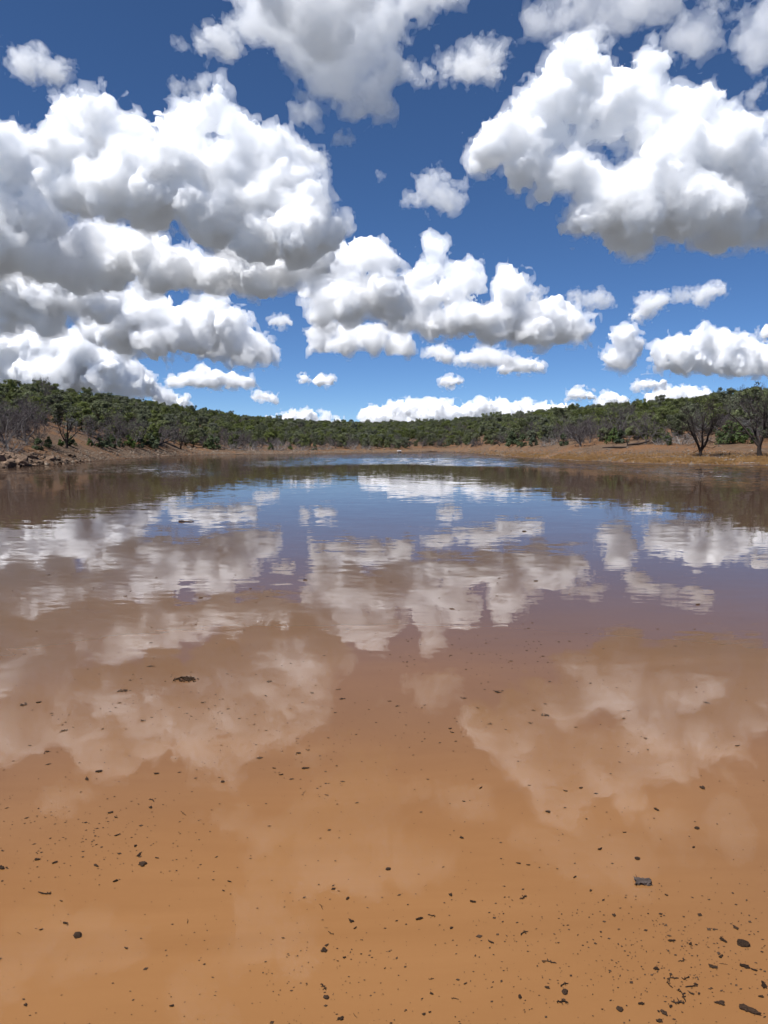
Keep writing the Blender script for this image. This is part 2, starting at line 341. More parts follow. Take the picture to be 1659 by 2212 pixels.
def juniper_meshes(seed, H=4.0, W=1.75, mat=LEAF, lobes=26, per=120, size=.19, round_=1.0):
    rs = np.random.RandomState(seed)
    T, TW, tips = skeleton(rs, H*.8, 3, .55, .10, (3, 3, 2), .2, .1, trunk=.45, maxlev=2, twig_r=.014)
    tr = Tubes(); tr.v = T.v+TW.v; tr.f = T.f+[f+T.n for f in TW.f]; tr.n = T.n+TW.n
    cs = []; rr = []
    for i in range(lobes):
        u = rs.uniform(0, 1); z = H*(.16+.72*u); wr = W*(math.sin(math.pi*(.16+.70*u**.9*round_)))**.75
        a = rs.uniform(0, 6.283); q = math.sqrt(rs.uniform(.05, 1))*wr*.86
        cs.append((q*math.cos(a), q*math.sin(a), z)); rr.append(rs.uniform(.34, .62)*H/4)
    for i in range(4): cs.append((rs.normal()*.3*W, rs.normal()*.3*W, H*rs.uniform(.84, .93))); rr.append(rs.uniform(.25, .4)*H/4)
    v, f = leaves(np.array(cs), np.array(rr), per, size, rs)
    return tr.mesh("trunk", BARK), mesh_np("crown", v, f, mat, False)
def sapling_meshes(seed, H=1.5):
    rs = np.random.RandomState(seed); T = Tubes()
    T.add([(0, 0, -.15), (rs.normal()*.03, rs.normal()*.03, H*.5), (rs.normal()*.05, rs.normal()*.05, H*.9)], [.035, .025, .01], 5)
    cs = []; rr = []
    for i in range(20):
        u = rs.uniform(0, 1); a = rs.uniform(0, 6.283); q = (.48*(1-u)**.7+.07)*H*.75*math.sqrt(rs.uniform(.1, 1))
        cs.append((q*math.cos(a), q*math.sin(a), H*(.1+.82*u))); rr.append((.20-.10*u)*H/1.3)
    v, f = leaves(np.array(cs), np.array(rr), 42, .15*H/1.5, rs, 1.1)
    return T.mesh("trunk", BARK), mesh_np("crown", v, f, SAPL, False)
def dead_meshes(seed, H, stems, spread, r0, kids, wood, twig, **kw):
    rs = np.random.RandomState(seed); T, TW, tips = skeleton(rs, H, stems, spread, r0, kids, **kw)
    return T.mesh("trunk", wood), TW.mesh("twigs", twig), tips
def plant(name, parts, loc, rz, s, label, cat, group=None, tilt=(0, 0)):
    e = link(name, None, None, loc, (tilt[0], tilt[1], rz), s); e.empty_display_size = .3
    for nm, me in parts: link(nm, me, e)
    return tag(e, label, cat, group)
JUN = [juniper_meshes(100+i, H, W) for i, (H, W) in enumerate(((4.2, 1.8), (3.8, 1.9), (4.6, 1.7), (3.4, 1.7), (4.0, 2.1), (4.9, 1.9)))]
SAP = [sapling_meshes(130+i, h) for i, h in enumerate((1.5, 1.25, 1.7, 1.1))]
GRS = [juniper_meshes(150+i, 2.6, 1.6, GREYLEAF, 20, 100, .18) for i in range(2)]
DEAD = [dead_meshes(160+i, H, st, sp_, .085, (7, 6, 5), GREYWOOD, TWIGS, gnarl=.2, up=.10, trunk=tk, twig_r=.011)[:2] for i, (H, st, sp_, tk) in enumerate(((3.6, 4, .7, .4), (3.9, 5, .75, .3), (3.2, 5, .9, .2), (4.1, 3, .55, .6)))]
BRUSH = [dead_meshes(170+i, 2.3, 9, 1.5, .06, (5, 4, 3), PALEWOOD, GREYWOOD, gnarl=.22, up=.02, low=.25, twig_r=.011)[:2] for i in range(3)]
used = []                                            # (x, y, radius) kept free for the named trees
def ray_ground(x, y, r0=40, r1=700):                 # where the line of sight through (x, y) meets the land
    d = pdir(x, y); dn = d/np.hypot(d[0], d[1]); rr = np.linspace(r0, r1, 5000)
    z, s = height(dn[0]*rr, dn[1]*rr); ray = EYE+dn[2]*rr
    k = np.nonzero((ray <= z) & (s > .2))[0]
    r = rr[k[0]] if len(k) else r1
    return np.array((dn[0]*r, dn[1]*r, gz(dn[0]*r, dn[1]*r))), r
def at_range(x, r):                                  # on the land, along the view column x, r metres out
    az = math.atan2(x-829.5, FPX); return np.array((math.sin(az)*r, math.cos(az)*r, gz(math.sin(az)*r, math.cos(az)*r)))
def bank(x, s):
    if x > 1090 and s > 9: s *= 1.42
    return bank0(x, s)
def bank0(x, s):                                      # s metres up the bank from the waterline along view column x
    az = math.atan2(x-829.5, FPX); return at_range(x, float(shore(az))+s)
# ---- the trees that stand out along both banks
def named(name, parts, p, H, h0, rz, label, cat, group=None, tilt=(0, 0), keep=1.6):
    used.append((p[0], p[1], keep)); return plant(name, parts, (p[0], p[1], p[2]-.05), rz, H/h0, label, cat, group, tilt)
t_, tw_, _ = dead_meshes(201, 3.4, 4, .75, .13, (4, 4, 3), DARKBARK, GREYWOOD, gnarl=.24, up=.12, trunk=.75, twig_r=.012)
named("dead_tree", [("trunk", t_), ("twigs", tw_)], bank(146, 13.5), 3.3, 3.4, .4, "lone dead juniper with forked dark trunk on the open left bank", "tree", keep=4.5)
for q_ in (19, 25, 32): used.append((*bank(143, q_)[:2], 4.5))
t_, tw_, _ = dead_meshes(202, 3.8, 3, .5, .12, (4, 5, 4), DARKBARK, TWIGS, gnarl=.2, up=.12, trunk=.5, twig_r=.011)
named("dead_tree", [("trunk", t_), ("twigs", tw_)], bank(392, 13.0), 4.6, 3.8, 1.2, "dark twin-stemmed dead juniper at the far end of the left bank", "tree")
for (x, s, H, k, lab) in ((18, 12.5, 4.6, 1, "dense twiggy dead juniper at the left picture edge"), (62, 15.5, 4.9, 0, "tall bare dead juniper behind the fallen pale branches"), (205, 17.5, 4.6, 2, "wide grey dead juniper above a row of green saplings"), (255, 18, 4.2, 3, "thin grey dead juniper right of the wide grey one"), (290, 17, 4.3, 1, "pale-stemmed dead juniper beside a dark green bush"), (345, 18, 4.2, 0, "grey dead juniper behind the leaning dead log")):
    named("dead_tree", [("trunk", DEAD[k][0]), ("twigs", DEAD[k][1])], bank(x, s), H, 4.0, s*2.1, lab, "tree", "dead junipers along the left treeline")
t_, tw_, tips = dead_meshes(205, 4.6, 6, .85, .14, (5, 5, 4), DARKBARK, DARKTWIG, gnarl=.2, up=.16, trunk=.55, twig_r=.012)
rs = np.random.RandomState(7); tp = tips[(tips[:, 0] > .3) & (tips[:, 2] > 2.4)]; tp = tp[rs.permutation(len(tp))[:11]]
lv, lf = leaves(tp, np.full(len(tp), .30), 30, .17, rs); cr = mesh_np("crown", lv, lf, LEAF, False)
named("juniper_tree", [("trunk", t_), ("twigs", tw_), ("crown", cr)], bank(1512, 8.0), 5.4, 5.2, 0.2, "dark many-stemmed juniper with a V-shaped trunk near the right waterline", "tree", keep=2.5)
t_, tw_, tips = dead_meshes(209, 5.4, 4, .5, .2, (5, 5, 4), DARKBARK, DARKTWIG, gnarl=.24, up=.14, trunk=1.2, twig_r=.013)
tp = tips[(tips[:, 2] > 2.0)]; tp = tp[rs.permutation(len(tp))[:48]]
lv, lf = leaves(tp, np.full(len(tp), .34), 26, .18, rs); cr = mesh_np("crown", lv, lf, LEAF, False)
named("juniper_tree", [("trunk", t_), ("twigs", tw_), ("crown", cr)], bank(1640, 7.5), 5.6, 6.4, 1.0, "big gnarled juniper with twisted black trunk at the right picture edge", "tree", keep=3)
for (x, s, H, k, lab) in ((1252, 14, 4.3, 1, "rounded bare dead juniper standing alone left on the right bank"), (1330, 22, 4.6, 3, "upright grey dead juniper behind green saplings on the right bank"), (1392, 17, 4.0, 0, "pale-limbed dead juniper above a fallen grey branch heap"), (1290, 24, 4.4, 2, "wide purple-grey dead juniper at the edge of the right woods"), (1555, 25, 4.2, 0, "bare grey juniper behind the V-shaped juniper")):
    named("dead_tree", [("trunk", DEAD[k][0]), ("twigs", DEAD[k][1])], bank(x, s), H, 4.0, s*1.3, lab, "tree", "dead junipers along the right treeline")
for (x, s, H, k, lab) in ((22, 9.5, 2.1, 0, "pale fallen branches heaped on the rocky left bank"), (1474, 16.5, 3.0, 1, "splayed bleached dead juniper behind the V-shaped juniper"), (1424, 16, 1.6, 2, "low grey heap of fallen branches on the right bank"), (1187, 17, 2.2, 0, "pale fallen treetop where the right bank begins"),
        (502, 13, 3.4, 1, "wide bleached brush heap at the left of the far bank row"), (543, 12, 3.2, 2, "bleached brush heap leaning upright, second along the far bank"), (602, 13, 3.8, 0, "fan-shaped bleached brush heap, third along the far bank"), (655, 13, 3.0, 1, "low bleached brush heap with a long stray branch, fourth along the far bank"), (703, 15, 3.4, 2, "bleached brush heap, fifth along the far bank"), (760, 17, 3.2, 0, "small bleached brush heap, sixth along the far bank"), (792, 17, 3.0, 1, "small bleached brush heap, seventh along the far bank")):
    named("brush_heap", [("trunk", BRUSH[k][0]), ("twigs", BRUSH[k][1])], bank(x, s), H, 2.3, s*1.7, lab, "dead brush", "bleached brush heaps along the treeline", tilt=(.1, -.12))
for (x, s, h, k, lab) in ((86, 11.5, 1.3, 0, "green sapling clump beside the fallen pale branches"), (108, 13, 1.4, 1, "bushy green sapling uphill of the rocky bank"), (134, 15, 1.2, 3, "small round sapling left of the lone dead juniper"), (152, 15.5, 1.5, 2, "dark sapling just behind the lone dead juniper"), (196, 16, 1.2, 1, "tiny sapling right of the lone dead juniper"),
        (217, 15, 1.6, 0, "first green sapling of the row under the wide dead juniper"), (232, 15, 1.8, 2, "second green sapling of the row under the wide dead juniper"), (246, 14.5, 1.8, 0, "third green sapling of the row under the wide dead juniper"), (262, 14.5, 1.7, 1, "last green sapling of the row under the wide dead juniper"), (283, 15.5, 1.9, 2, "dark green sapling left of the pale-stemmed dead juniper"), (303, 15, 2.0, 0, "bushy green sapling right of the pale-stemmed dead juniper"), (330, 14.5, 2.6, 2, "tall dark green bush at the foot of the leaning log"),
        (455, 14, 3.0, 2, "dark green bush left of the first bleached brush heap"), (470, 13.5, 3.0, 0, "rounded green bush touching the first bleached brush heap"), (586, 14, 2.2, 1, "green bush between two bleached brush heaps"), (628, 15, 2.0, 3, "little green bush between brush heaps of the far bank"), (680, 15, 1.9, 0, "low green bush right of the fourth brush heap"),
        (1106, 16, 2.6, 2, "leafy green bush left on the right bank's tip"), (1128, 15.5, 2.4, 0, "round green bush on the right bank's tip"), (1150, 15.5, 2.4, 1, "green bush left of the pale fallen treetop"), (1215, 17, 2.0, 0, "green bush right of the pale fallen treetop"), (1322, 18, 2.0, 2, "broad green sapling clump on the right bank"), (1340, 17.5, 2.0, 0, "lower green sapling on the right bank's slope"), (1440, 15.5, 1.8, 1, "grey-green sapling beside the low branch heap"),
        (1568, 17, 2.6, 2, "bushy green sapling right behind the V-shaped juniper"), (1590, 18.5, 2.4, 0, "tall green sapling left of the big gnarled juniper"), (1612, 17, 2.1, 1, "low spreading sapling left of the big gnarled juniper")):
    named("juniper_sapling", [("trunk", SAP[k][0]), ("crown", SAP[k][1])], bank(x, s), h, 1.45, s*3.3+x, lab, "sapling", "green juniper saplings on the banks", keep=.8)
for (x, r, H, k, lab) in ((1612, 116, 6.6, 1, "tallest round-topped juniper on the right hill's skyline"), (1655, 122, 6.0, 4, "tall skyline juniper at the right picture edge behind the gnarled tree")):
    named("juniper_tree", [("trunk", JUN[k][0]), ("crown", JUN[k][1])], at_range(x, r), H, 4.0, 1.0, lab, "tree", keep=2.5)
# ---- the woodland: scattered over both hills and the far rise
rs = np.random.RandomState(21)
cand = []
gx, gy, gs_ = [], [], []
az_s = rs.uniform(rad(-38), rad(38), 60000); r_s = np.sqrt(rs.uniform(70**2, 720**2, 60000))
X, Y_ = np.sin(az_s)*r_s, np.cos(az_s)*r_s; Z, SS = height(X, Y_)
dcs = np.interp(az_s, SK_AZ, DC_T)
ok = (SS > np.interp(np.degrees(az_s), [-12, 0, 9], [16.5, 21, 26])) & (r_s < dcs*1.12)
X, Y_, Z, SS, r_s, az_s = (a[ok] for a in (X, Y_, Z, SS, r_s, az_s))
cell = {}; keep = []
for i in range(len(X)):
    md = 2.25 if r_s[i] < 200 else 2.8
    cx, cy_ = int(X[i]//3.2), int(Y_[i]//3.2); bad = False
    for a in (-1, 0, 1):
        for b_ in (-1, 0, 1):
            for j in cell.get((cx+a, cy_+b_), ()):
                if (X[i]-X[j])**2+(Y_[i]-Y_[j])**2 < md*md: bad = True; break
    if bad: continue
    if any((X[i]-u[0])**2+(Y_[i]-u[1])**2 < (u[2]+1.0)**2 for u in used): continue
    cell.setdefault((cx, cy_), []).append(i); keep.append(i)
keep = np.array(keep)
front = SS[keep] < np.interp(np.degrees(az_s[keep]), [-12, 0, 9], [27, 30, 34])+noise2(X[keep], Y_[keep], 18., 9)*12
u_ = rs.uniform(size=len(keep))
kind = np.where(front & (u_ < .55), 1, np.where(u_ > .955, 2, np.where((~front) & (u_ < .05), 1, 0)))   # 0 live, 1 dead, 2 grey shrub
scl = rs.uniform(.55, .92, len(keep))*rs.choice((1., 1.12, 1.35), len(keep), p=(.55, .35, .1))*np.where(r_s[keep] > 330, 1.15, 1.0)
inview = np.abs(az_s[keep]) < rad(28.5)
order = np.argsort(np.where(inview, r_s[keep]/scl, 1e9))
def side(az): return "left" if az < rad(-9.5) else ("right" if az > rad(8) else "far")
ZONE = ("foot of", "lower slope of", "middle slope of", "upper slope of")
def zone(o_):
    i = keep[o_]; t_z = (r_s[i]-float(shore(az_s[i]))-20)/max(float(np.interp(az_s[i], SK_AZ, DC_T))-float(shore(az_s[i]))-20, 20)
    return 0 if t_z < .08 else (1 if t_z < .3 else (2 if t_z < .6 else 3))
HILL = {"left": "the left hill", "right": "the right hill", "far": "the far central rise"}
cnt = [0, 0, 0]; rest = []; first = {}
for o_ in order:
    i = keep[o_]; k = int(kind[o_])
    cnt[k] += 1
    if cnt[k] > (230, 150, 30)[k] or not inview[o_]: rest.append(o_); continue
    sd = HILL[side(az_s[i])]; zn = ZONE[zone(o_)]; loc = (X[i], Y_[i], Z[i]-.12); rz = rs.uniform(0, 6.28); s_ = float(scl[o_])
    if k == 0:
        q = JUN[rs.randint(6)]; plant("juniper_tree", [("trunk", q[0]), ("crown", q[1])], loc, rz, s_, f"olive-green live juniper among many at the {zn} {sd}", "tree", f"live junipers at the {zn} {sd}")
    elif k == 1:
        q = DEAD[rs.randint(4)]; plant("dead_tree", [("trunk", q[0]), ("twigs", q[1])], loc, rz, s_*.95, f"bare grey dead juniper among others at the {zn} {sd}", "tree", f"dead junipers at the {zn} {sd}")
    else:
        q = GRS[rs.randint(2)]; plant("grey_shrub", [("trunk", q[0]), ("crown", q[1])], loc, rz, s_, f"pale grey-green shrub among junipers at the {zn} {sd}", "shrub", f"grey shrubs at the {zn} {sd}")
# ---- all the rest of the woodland as one mass, instances of the same crowns
def crown_obj(me): return [o for o in col.objects if o.data == me][0]
rest = np.array(rest); ri = keep[rest]
pm = bpy.data.meshes.new("distant_woodland"); pm.vertices.add(len(rest)); pm.vertices.foreach_set("co", np.stack((X[ri], Y_[ri], Z[ri]-.12), 1).astype(np.float32).ravel())
pick = np.where(kind[rest] == 1, 8+rs.randint(0, 2, len(rest)), np.where(kind[rest] == 2, 6+rs.randint(0, 2, len(rest)), rs.randint(0, 6, len(rest))))
for nm, ty, v in (("pick", 'INT', pick), ("size", 'FLOAT', scl[rest]), ("turn", 'FLOAT', rs.uniform(0, 6.28, len(rest)))):
    a = pm.attributes.new(nm, ty, 'POINT'); a.data.foreach_set("value", np.asarray(v, np.int32 if ty == 'INT' else np.float32))
wood = tag(link("distant_woodland", pm), "dark green woodland of small junipers covering the far slopes", "woodland", None, "stuff")
ng = bpy.data.node_groups.new("woodland", 'GeometryNodeTree')
ng.interface.new_socket("Geometry", in_out='INPUT', socket_type='NodeSocketGeometry'); ng.interface.new_socket("Geometry", in_out='OUTPUT', socket_type='NodeSocketGeometry')
gi, go = ng.nodes.new("NodeGroupInput"), ng.nodes.new("NodeGroupOutput")
iop = ng.nodes.new("GeometryNodeInstanceOnPoints"); iop.inputs["Pick Instance"].default_value = True
m2p = ng.nodes.new("GeometryNodeMeshToPoints"); ng.links.new(gi.outputs[0], m2p.inputs[0]); ng.links.new(m2p.outputs[0], iop.inputs["Points"])
jn = ng.nodes.new("GeometryNodeJoinGeometry")
srcs = [q[1] for q in JUN]+[q[1] for q in GRS]+[DEAD[0][1], DEAD[1][1]]
for me in reversed(srcs):
    oi = ng.nodes.new("GeometryNodeObjectInfo"); oi.transform_space = 'ORIGINAL'; oi.inputs["Object"].default_value = crown_obj(me); oi.inputs["As Instance"].default_value = True
    ng.links.new(oi.outputs["Geometry"], jn.inputs[0])
ng.links.new(jn.outputs[0], iop.inputs["Instance"])
def attr(nm, ty):
    n = ng.nodes.new("GeometryNodeInputNamedAttribute"); n.data_type = ty; n.inputs["Name"].default_value = nm; return n.outputs["Attribute"]
ng.links.new(attr("pick", 'INT'), iop.inputs["Instance Index"])
ng.links.new(attr("size", 'FLOAT'), iop.inputs["Scale"])
cx_ = ng.nodes.new("ShaderNodeCombineXYZ"); ng.links.new(attr("turn", 'FLOAT'), cx_.inputs[2]); ng.links.new(cx_.outputs[0], iop.inputs["Rotation"])
ng.links.new(iop.outputs[0], go.inputs[0])
wood.modifiers.new("scatter", 'NODES').node_group = ng
# ================================================================ stones of the left bank, gravel, dry grass
ROCK = simple_mat("bank_rock", (.05, .032, .021), (.21, .138, .09), 2.2, .9, .6, .35, bdist=.12)
PALEROCK = simple_mat("pale_pebble", (.075, .052, .036), (.26, .20, .15), 1.3, .9, .3, .2)
def ico(sub=1):
    p = (1+5**.5)/2
    v = np.array([(-1, p, 0), (1, p, 0), (-1, -p, 0), (1, -p, 0), (0, -1, p), (0, 1, p), (0, -1, -p), (0, 1, -p), (p, 0, -1), (p, 0, 1), (-p, 0, -1), (-p, 0, 1)], float); v /= np.linalg.norm(v[0])
    f = [(0, 11, 5), (0, 5, 1), (0, 1, 7), (0, 7, 10), (0, 10, 11), (1, 5, 9), (5, 11, 4), (11, 10, 2), (10, 7, 6), (7, 1, 8), (3, 9, 4), (3, 4, 2), (3, 2, 6), (3, 6, 8), (3, 8, 9), (4, 9, 5), (2, 4, 11), (6, 2, 10), (8, 6, 7), (9, 8, 1)]
    for _ in range(sub):
        v = list(map(tuple, v)); cache = {}; g = []
        def mid(a, b):
            k = (min(a, b), max(a, b))
            if k not in cache:
                q = (np.array(v[a])+np.array(v[b]))/2; cache[k] = len(v); v.append(tuple(q/np.linalg.norm(q)))
            return cache[k]
        for a, b, c in f:
            x, y, z = mid(a, b), mid(b, c), mid(c, a); g += [(a, x, z), (b, y, x), (c, z, y), (x, y, z)]
        f = g; v = np.array(v)
    return np.array(v), np.array(f)
IV, IF = ico(1); IV2, IF2 = ico(2)
def rock_mesh(name, seed, mat, flat=.65):
    rs = np.random.RandomState(seed); v = IV.copy()
    for k in range(7):                               # knock flat facets off it
        n = unit(rs.normal(size=3)); d = v@n; c = rs.uniform(.45, .8); v = v-np.where(d > c, d-c, 0)[:, None]*n
    v *= rs.uniform(.7, 1.2, 3)*np.array((1, 1, flat)); return mesh_np(name, v, IF, mat, False)
RK = [rock_mesh("stone", 300+i, ROCK) for i in range(10)]
rs = np.random.RandomState(31); n_st = 0
for i in range(900):
    x = rs.uniform(-25, 190) if rs.uniform() < .8 else rs.uniform(-25, 90); s_ = abs(rs.normal())*4.5-.3
    if s_ > 11 or rs.uniform() < np.clip((x-30)/190, 0, .93)+s_*.03: continue
    size = .5*rs.lognormal(-.75, .5)*(1.3 if x < 60 else .8)
    if size < .10 or n_st >= 280: continue
    p = bank(x, s_)
    o = link("stone", RK[rs.randint(10)], ground, (p[0], p[1], max(p[2], 0)+size*.15), (rs.normal()*.3, rs.normal()*.3, rs.uniform(0, 6.28)), size); n_st += 1
def scatter(name, base_v, base_f, P, S_, R_, mat, flatten=None):
    n = len(P); c, s_ = np.cos(R_), np.sin(R_); V = base_v[None]*S_[:, None, None] if S_.ndim == 1 else base_v[None]*S_[:, None, :]
    V = np.stack((V[..., 0]*c[:, None]-V[..., 1]*s_[:, None], V[..., 0]*s_[:, None]+V[..., 1]*c[:, None], V[..., 2]), -1)+P[:, None]
    F = (base_f[None]+(np.arange(n)*len(base_v))[:, None, None]).reshape(-1, base_f.shape[1])
    return mesh_np(name, V.reshape(-1, 3), F, mat, False)
OV = np.array([(1, 0, 0), (-.9, .1, 0), (.1, 1, 0), (0, -1, .1), (.1, .1, .8), (0, 0, -.6)]); OF = np.array([(0, 2, 4), (2, 1, 4), (1, 3, 4), (3, 0, 4), (2, 0, 5), (1, 2, 5), (3, 1, 5), (0, 3, 5)])
m_ = 13000; a_ = rs.uniform(rad(-29), rad(29), m_); s_ = np.abs(rs.normal(size=m_))*8; q_ = shore(a_)+s_
gx, gy = np.sin(a_)*q_, np.cos(a_)*q_; zz, ss = height(gx, gy); k_ = (ss > .1) & (ss < 26)
sz = .055*rs.lognormal(0, .55, k_.sum())*np.clip(q_[k_]/90, .8, 1.7)
gv = scatter("gravel", OV, OF, np.stack((gx[k_], gy[k_], zz[k_]+.02), 1), sz, rs.uniform(0, 6.28, k_.sum()), PALEROCK)
tag(link("gravel", gv), "pale gravel strewn over the brown banks", "gravel", None, "stuff")
GRASS = simple_mat("dry_grass", (.20, .105, .035), (.36, .215, .085), .6, .9)
m_ = 26000; a_ = rs.uniform(rad(6.5), rad(30), m_); s_ = rs.gamma(2.2, 1.7, m_)+.5; q_ = shore(a_)+s_
gx, gy = np.sin(a_)*q_, np.cos(a_)*q_; zz, ss = height(gx, gy); k_ = (ss > .6) & (ss < 15) & (noise2(gx, gy, 3.0, 41)+.6*noise2(gx, gy, .9, 42) > -.12)
BV = np.array([(-.5, 0, 0), (.5, 0, 0), (.35, .25, 1.0), (-.2, -.1, .8)]); BF = np.array([(0, 1, 2, 3)])
S3 = np.stack((np.full(k_.sum(), .05), np.full(k_.sum(), .2), rs.uniform(.06, .22, k_.sum())), 1)
gm = scatter("dry_grass", BV, BF, np.stack((gx[k_], gy[k_], zz[k_]-.01), 1), S3, rs.uniform(0, 6.28, k_.sum()), GRASS)
tag(link("dry_grass", gm), "orange-tan dry grass along the right waterline", "grass", None, "stuff")
# ---- logs, box and sticks on the banks
def stick(name, pts, radii, mat, label, cat="log", k=7, side=()):
    T = Tubes(); T.add(pts, radii, k)
    for sp_, sr in side: T.add(sp_, sr, 5)
    me = T.mesh(name, mat); o = np.array(pts[0]); me.transform(__import__("mathutils").Matrix.Translation(tuple(-o)))
    return tag(link(name, me, None, o), label, cat)
p = bank(1338, 11.5); stick("fallen_log", [p+(-2.2, 0, .12), p+(-.8, .1, .16), p+(.9, 0, .15), p+(2.1, -.15, .14)], [.06, .12, .12, .07], DARKBARK, "dark log lying flat on the right bank's open slope", side=[([p+(-.6, .1, .15), p+(-.9, .3, .5)], [.05, .02])])
p = bank(345, 14.2); stick("leaning_log", [p+(-1.5, 0, .0), p+(.2, .1, .7), p+(2.2, .2, 1.5), p+(3.4, .2, 2.2)], [.2, .17, .11, .05], GREYWOOD, "grey dead log leaning out of the left bank's brush", side=[([p+(1.2, .1, 1.1), p+(2.4, .3, .8), p+(3.4, .5, .9)], [.07, .05, .02]), ([p+(2.0, .2, 1.4), p+(2.7, 0, 2.3)], [.06, .02])])
p = bank(1375, 14.6); stick("fallen_log", [p+(-1.3, 0, .1), p+(.3, .1, .25), p+(1.6, .1, .6)], [.13, .13, .06], DARKBARK, "short dark log beneath the pale-limbed dead juniper", side=[([p+(-1.25, 0, .1), p+(-1.3, 0, .55)], [.1, .05])])
for i, (x, s_, L, lab) in enumerate(((1520, 2.6, 1.3, "thin bleached stick near the waterline below the V-shaped juniper"), (1625, 2.0, 1.8, "pale driftwood stick near the waterline below the gnarled juniper"), (1560, 6.5, 1.0, "short pale stick in the dry grass between the two dark junipers"))):
    p = bank(x, s_); stick("driftwood_stick", [p+(-L/2, 0, .05), p+(0, .08, .08), p+(L/2, .0, .06)], [.03, .045, .02], PALEWOOD, lab, "stick")
WHITE = simple_mat("white_paint", (.72, .70, .68), (.82, .80, .78), 2, .5); BLACKM = simple_mat("box_shade_dark", (.012, .011, .011), (.03, .028, .026), 4, .8)
def rbox(name, sx, sy, sz, r, mat):                  # a box with rounded vertical corners and a softened top edge
    pr = []; 
    for cx, cy_, a0 in ((1, 1, 0), (-1, 1, 90), (-1, -1, 180), (1, -1, 270)):
        for a in (0, 30, 60, 90): pr.append((cx*(sx/2-r)+r*math.cos(rad(a0+a)), cy_*(sy/2-r)+r*math.sin(rad(a0+a))))
    pr = np.array(pr); n = len(pr); L = [(1, 0), (1, sz-.05), (.97, sz-.015), (.93, sz)]
    V = np.concatenate([np.c_[pr*k, np.full(n, z)] for k, z in L]); F = [(i*n+j, i*n+(j+1) % n, (i+1)*n+(j+1) % n, (i+1)*n+j) for i in range(3) for j in range(n)]
    me = bpy.data.meshes.new(name); me.from_pydata(V.tolist(), [], F+[tuple(range(3*n, 4*n)), tuple(range(n))[::-1]]); me.materials.append(mat); return me
p, _r = ray_ground(862, 975, 150, 400); p = at_range(862, float(shore(math.atan2(862-829.5, FPX)))+1.6)
bx = link("storage_box", None, None, p, (0, 0, .15)); tag(bx, "small white lidded box lying on the far shore", "box")
link("body", rbox("body", 1.1, .7, .30, .06, BLACKM), bx); link("lid", rbox("lid", 1.22, .8, .24, .08, WHITE), bx, (0, 0, .30))  # the dark lower part stands in for shadow beneath the white top
p = at_range(929, float(shore(math.atan2(929-829.5, FPX)))+.6); stick("shore_stick", [p+(-2.4, 0, .28), p+(-.6, 0, .25), p+(.6, 0, .16), p+(2.6, .2, .22)], [.03, .10, .12, .05], DARKBARK, "dark snag at the water's edge right of the white box", "snag", side=[([p+(.1, 0, .2), p+(.3, 0, .75)], [.06, .02])])
# ================================================================ debris afloat on the water
DEB = simple_mat("wet_bark", (.014, .008, .005), (.065, .040, .026), 30, .9, .5, .3, spec=.05, bdist=.01)
DEBG = simple_mat("grey_bark", (.022, .015, .012), (.085, .063, .053), 22, .9, .6, .2, bdist=.01)
def chip_mesh(seed, mat=None):                       # a torn flake: ragged outline, real thickness, curled
    rs = np.random.RandomState(seed); n = 18; a = np.linspace(0, 2*math.pi, n, endpoint=False)
    el = rs.uniform(.38, .62); r = 1+rs.normal(size=n)*.2+.15*np.sin(a*3+seed)
    o = np.stack((np.cos(a)*r, np.sin(a)*r*el), 1)*.5
    V = []
    for z, k in ((-.05, .9), (.03, 1.0), (.10, .72), (.13, .3)):
        q = o*k; V.append(np.c_[q, z+rs.normal(size=n)*.022+.25*q[:, 0]**2])
    V = np.concatenate(V); F = [(i*n+j, i*n+(j+1) % n, (i+1)*n+(j+1) % n, (i+1)*n+j) for i in range(3) for j in range(n)]
    me = bpy.data.meshes.new("bark_chip"); me.from_pydata(V.tolist(), [], F+[tuple(range(3*n, 4*n)), tuple(range(n))[::-1]]); me.materials.append(mat or DEB); return me
def clod_mesh(seed):
    rs = np.random.RandomState(seed); v = IV2*(1+.45*perlin(IV2*1.6+seed, seed)+.28*perlin(IV2*4+seed, seed+1))[:, None]
    return mesh_np("clod", v*.5*np.array((1, rs.uniform(.6, .85), .42)), IF2, DEB, False)
def sprig_mesh(seed, n=9, L=.5):
    rs = np.random.RandomState(seed); T = Tubes(); a0 = rs.uniform(0, 6.28); spine = [np.array((-.42, 0, .03))]
    for i in range(4): spine.append(spine[-1]+np.array((.21, rs.normal()*.07, rs.normal()*.015)))
    T.add(spine, [.035, .05, .045, .035, .02], 5)
    for i in range(n):
        k = rs.randint(0, 5); a = rs.normal()*.9+(0 if rs.uniform() < .6 else 3.14); l = rs.uniform(.12, .3); d = np.array((math.cos(a), math.sin(a)*1.1, rs.uniform(-.05, .3)))
        T.add([spine[k], spine[k]+d*l*.5+rs.normal(size=3)*.02, spine[k]+d*l], [.04, .045, .022], 5)
    return T.mesh("juniper_sprig", DEB)
def clump_mesh(seed):
    rs = np.random.RandomState(seed); V = []; F = []; n = 0
    for i in range(9):
        c = rs.normal(size=3)*np.array((.24, .15, .03))+np.array((0, 0, .05)); s_ = rs.uniform(.08, .2)
        v = IV*(1+.5*perlin(IV*2+i*3.1, seed))[:, None]*s_*np.array((1.3, .9, .6))+c; V.append(v); F.append(IF+n); n += len(v)
    return mesh_np("debris_clump", np.concatenate(V), np.concatenate(F), DEB, False)
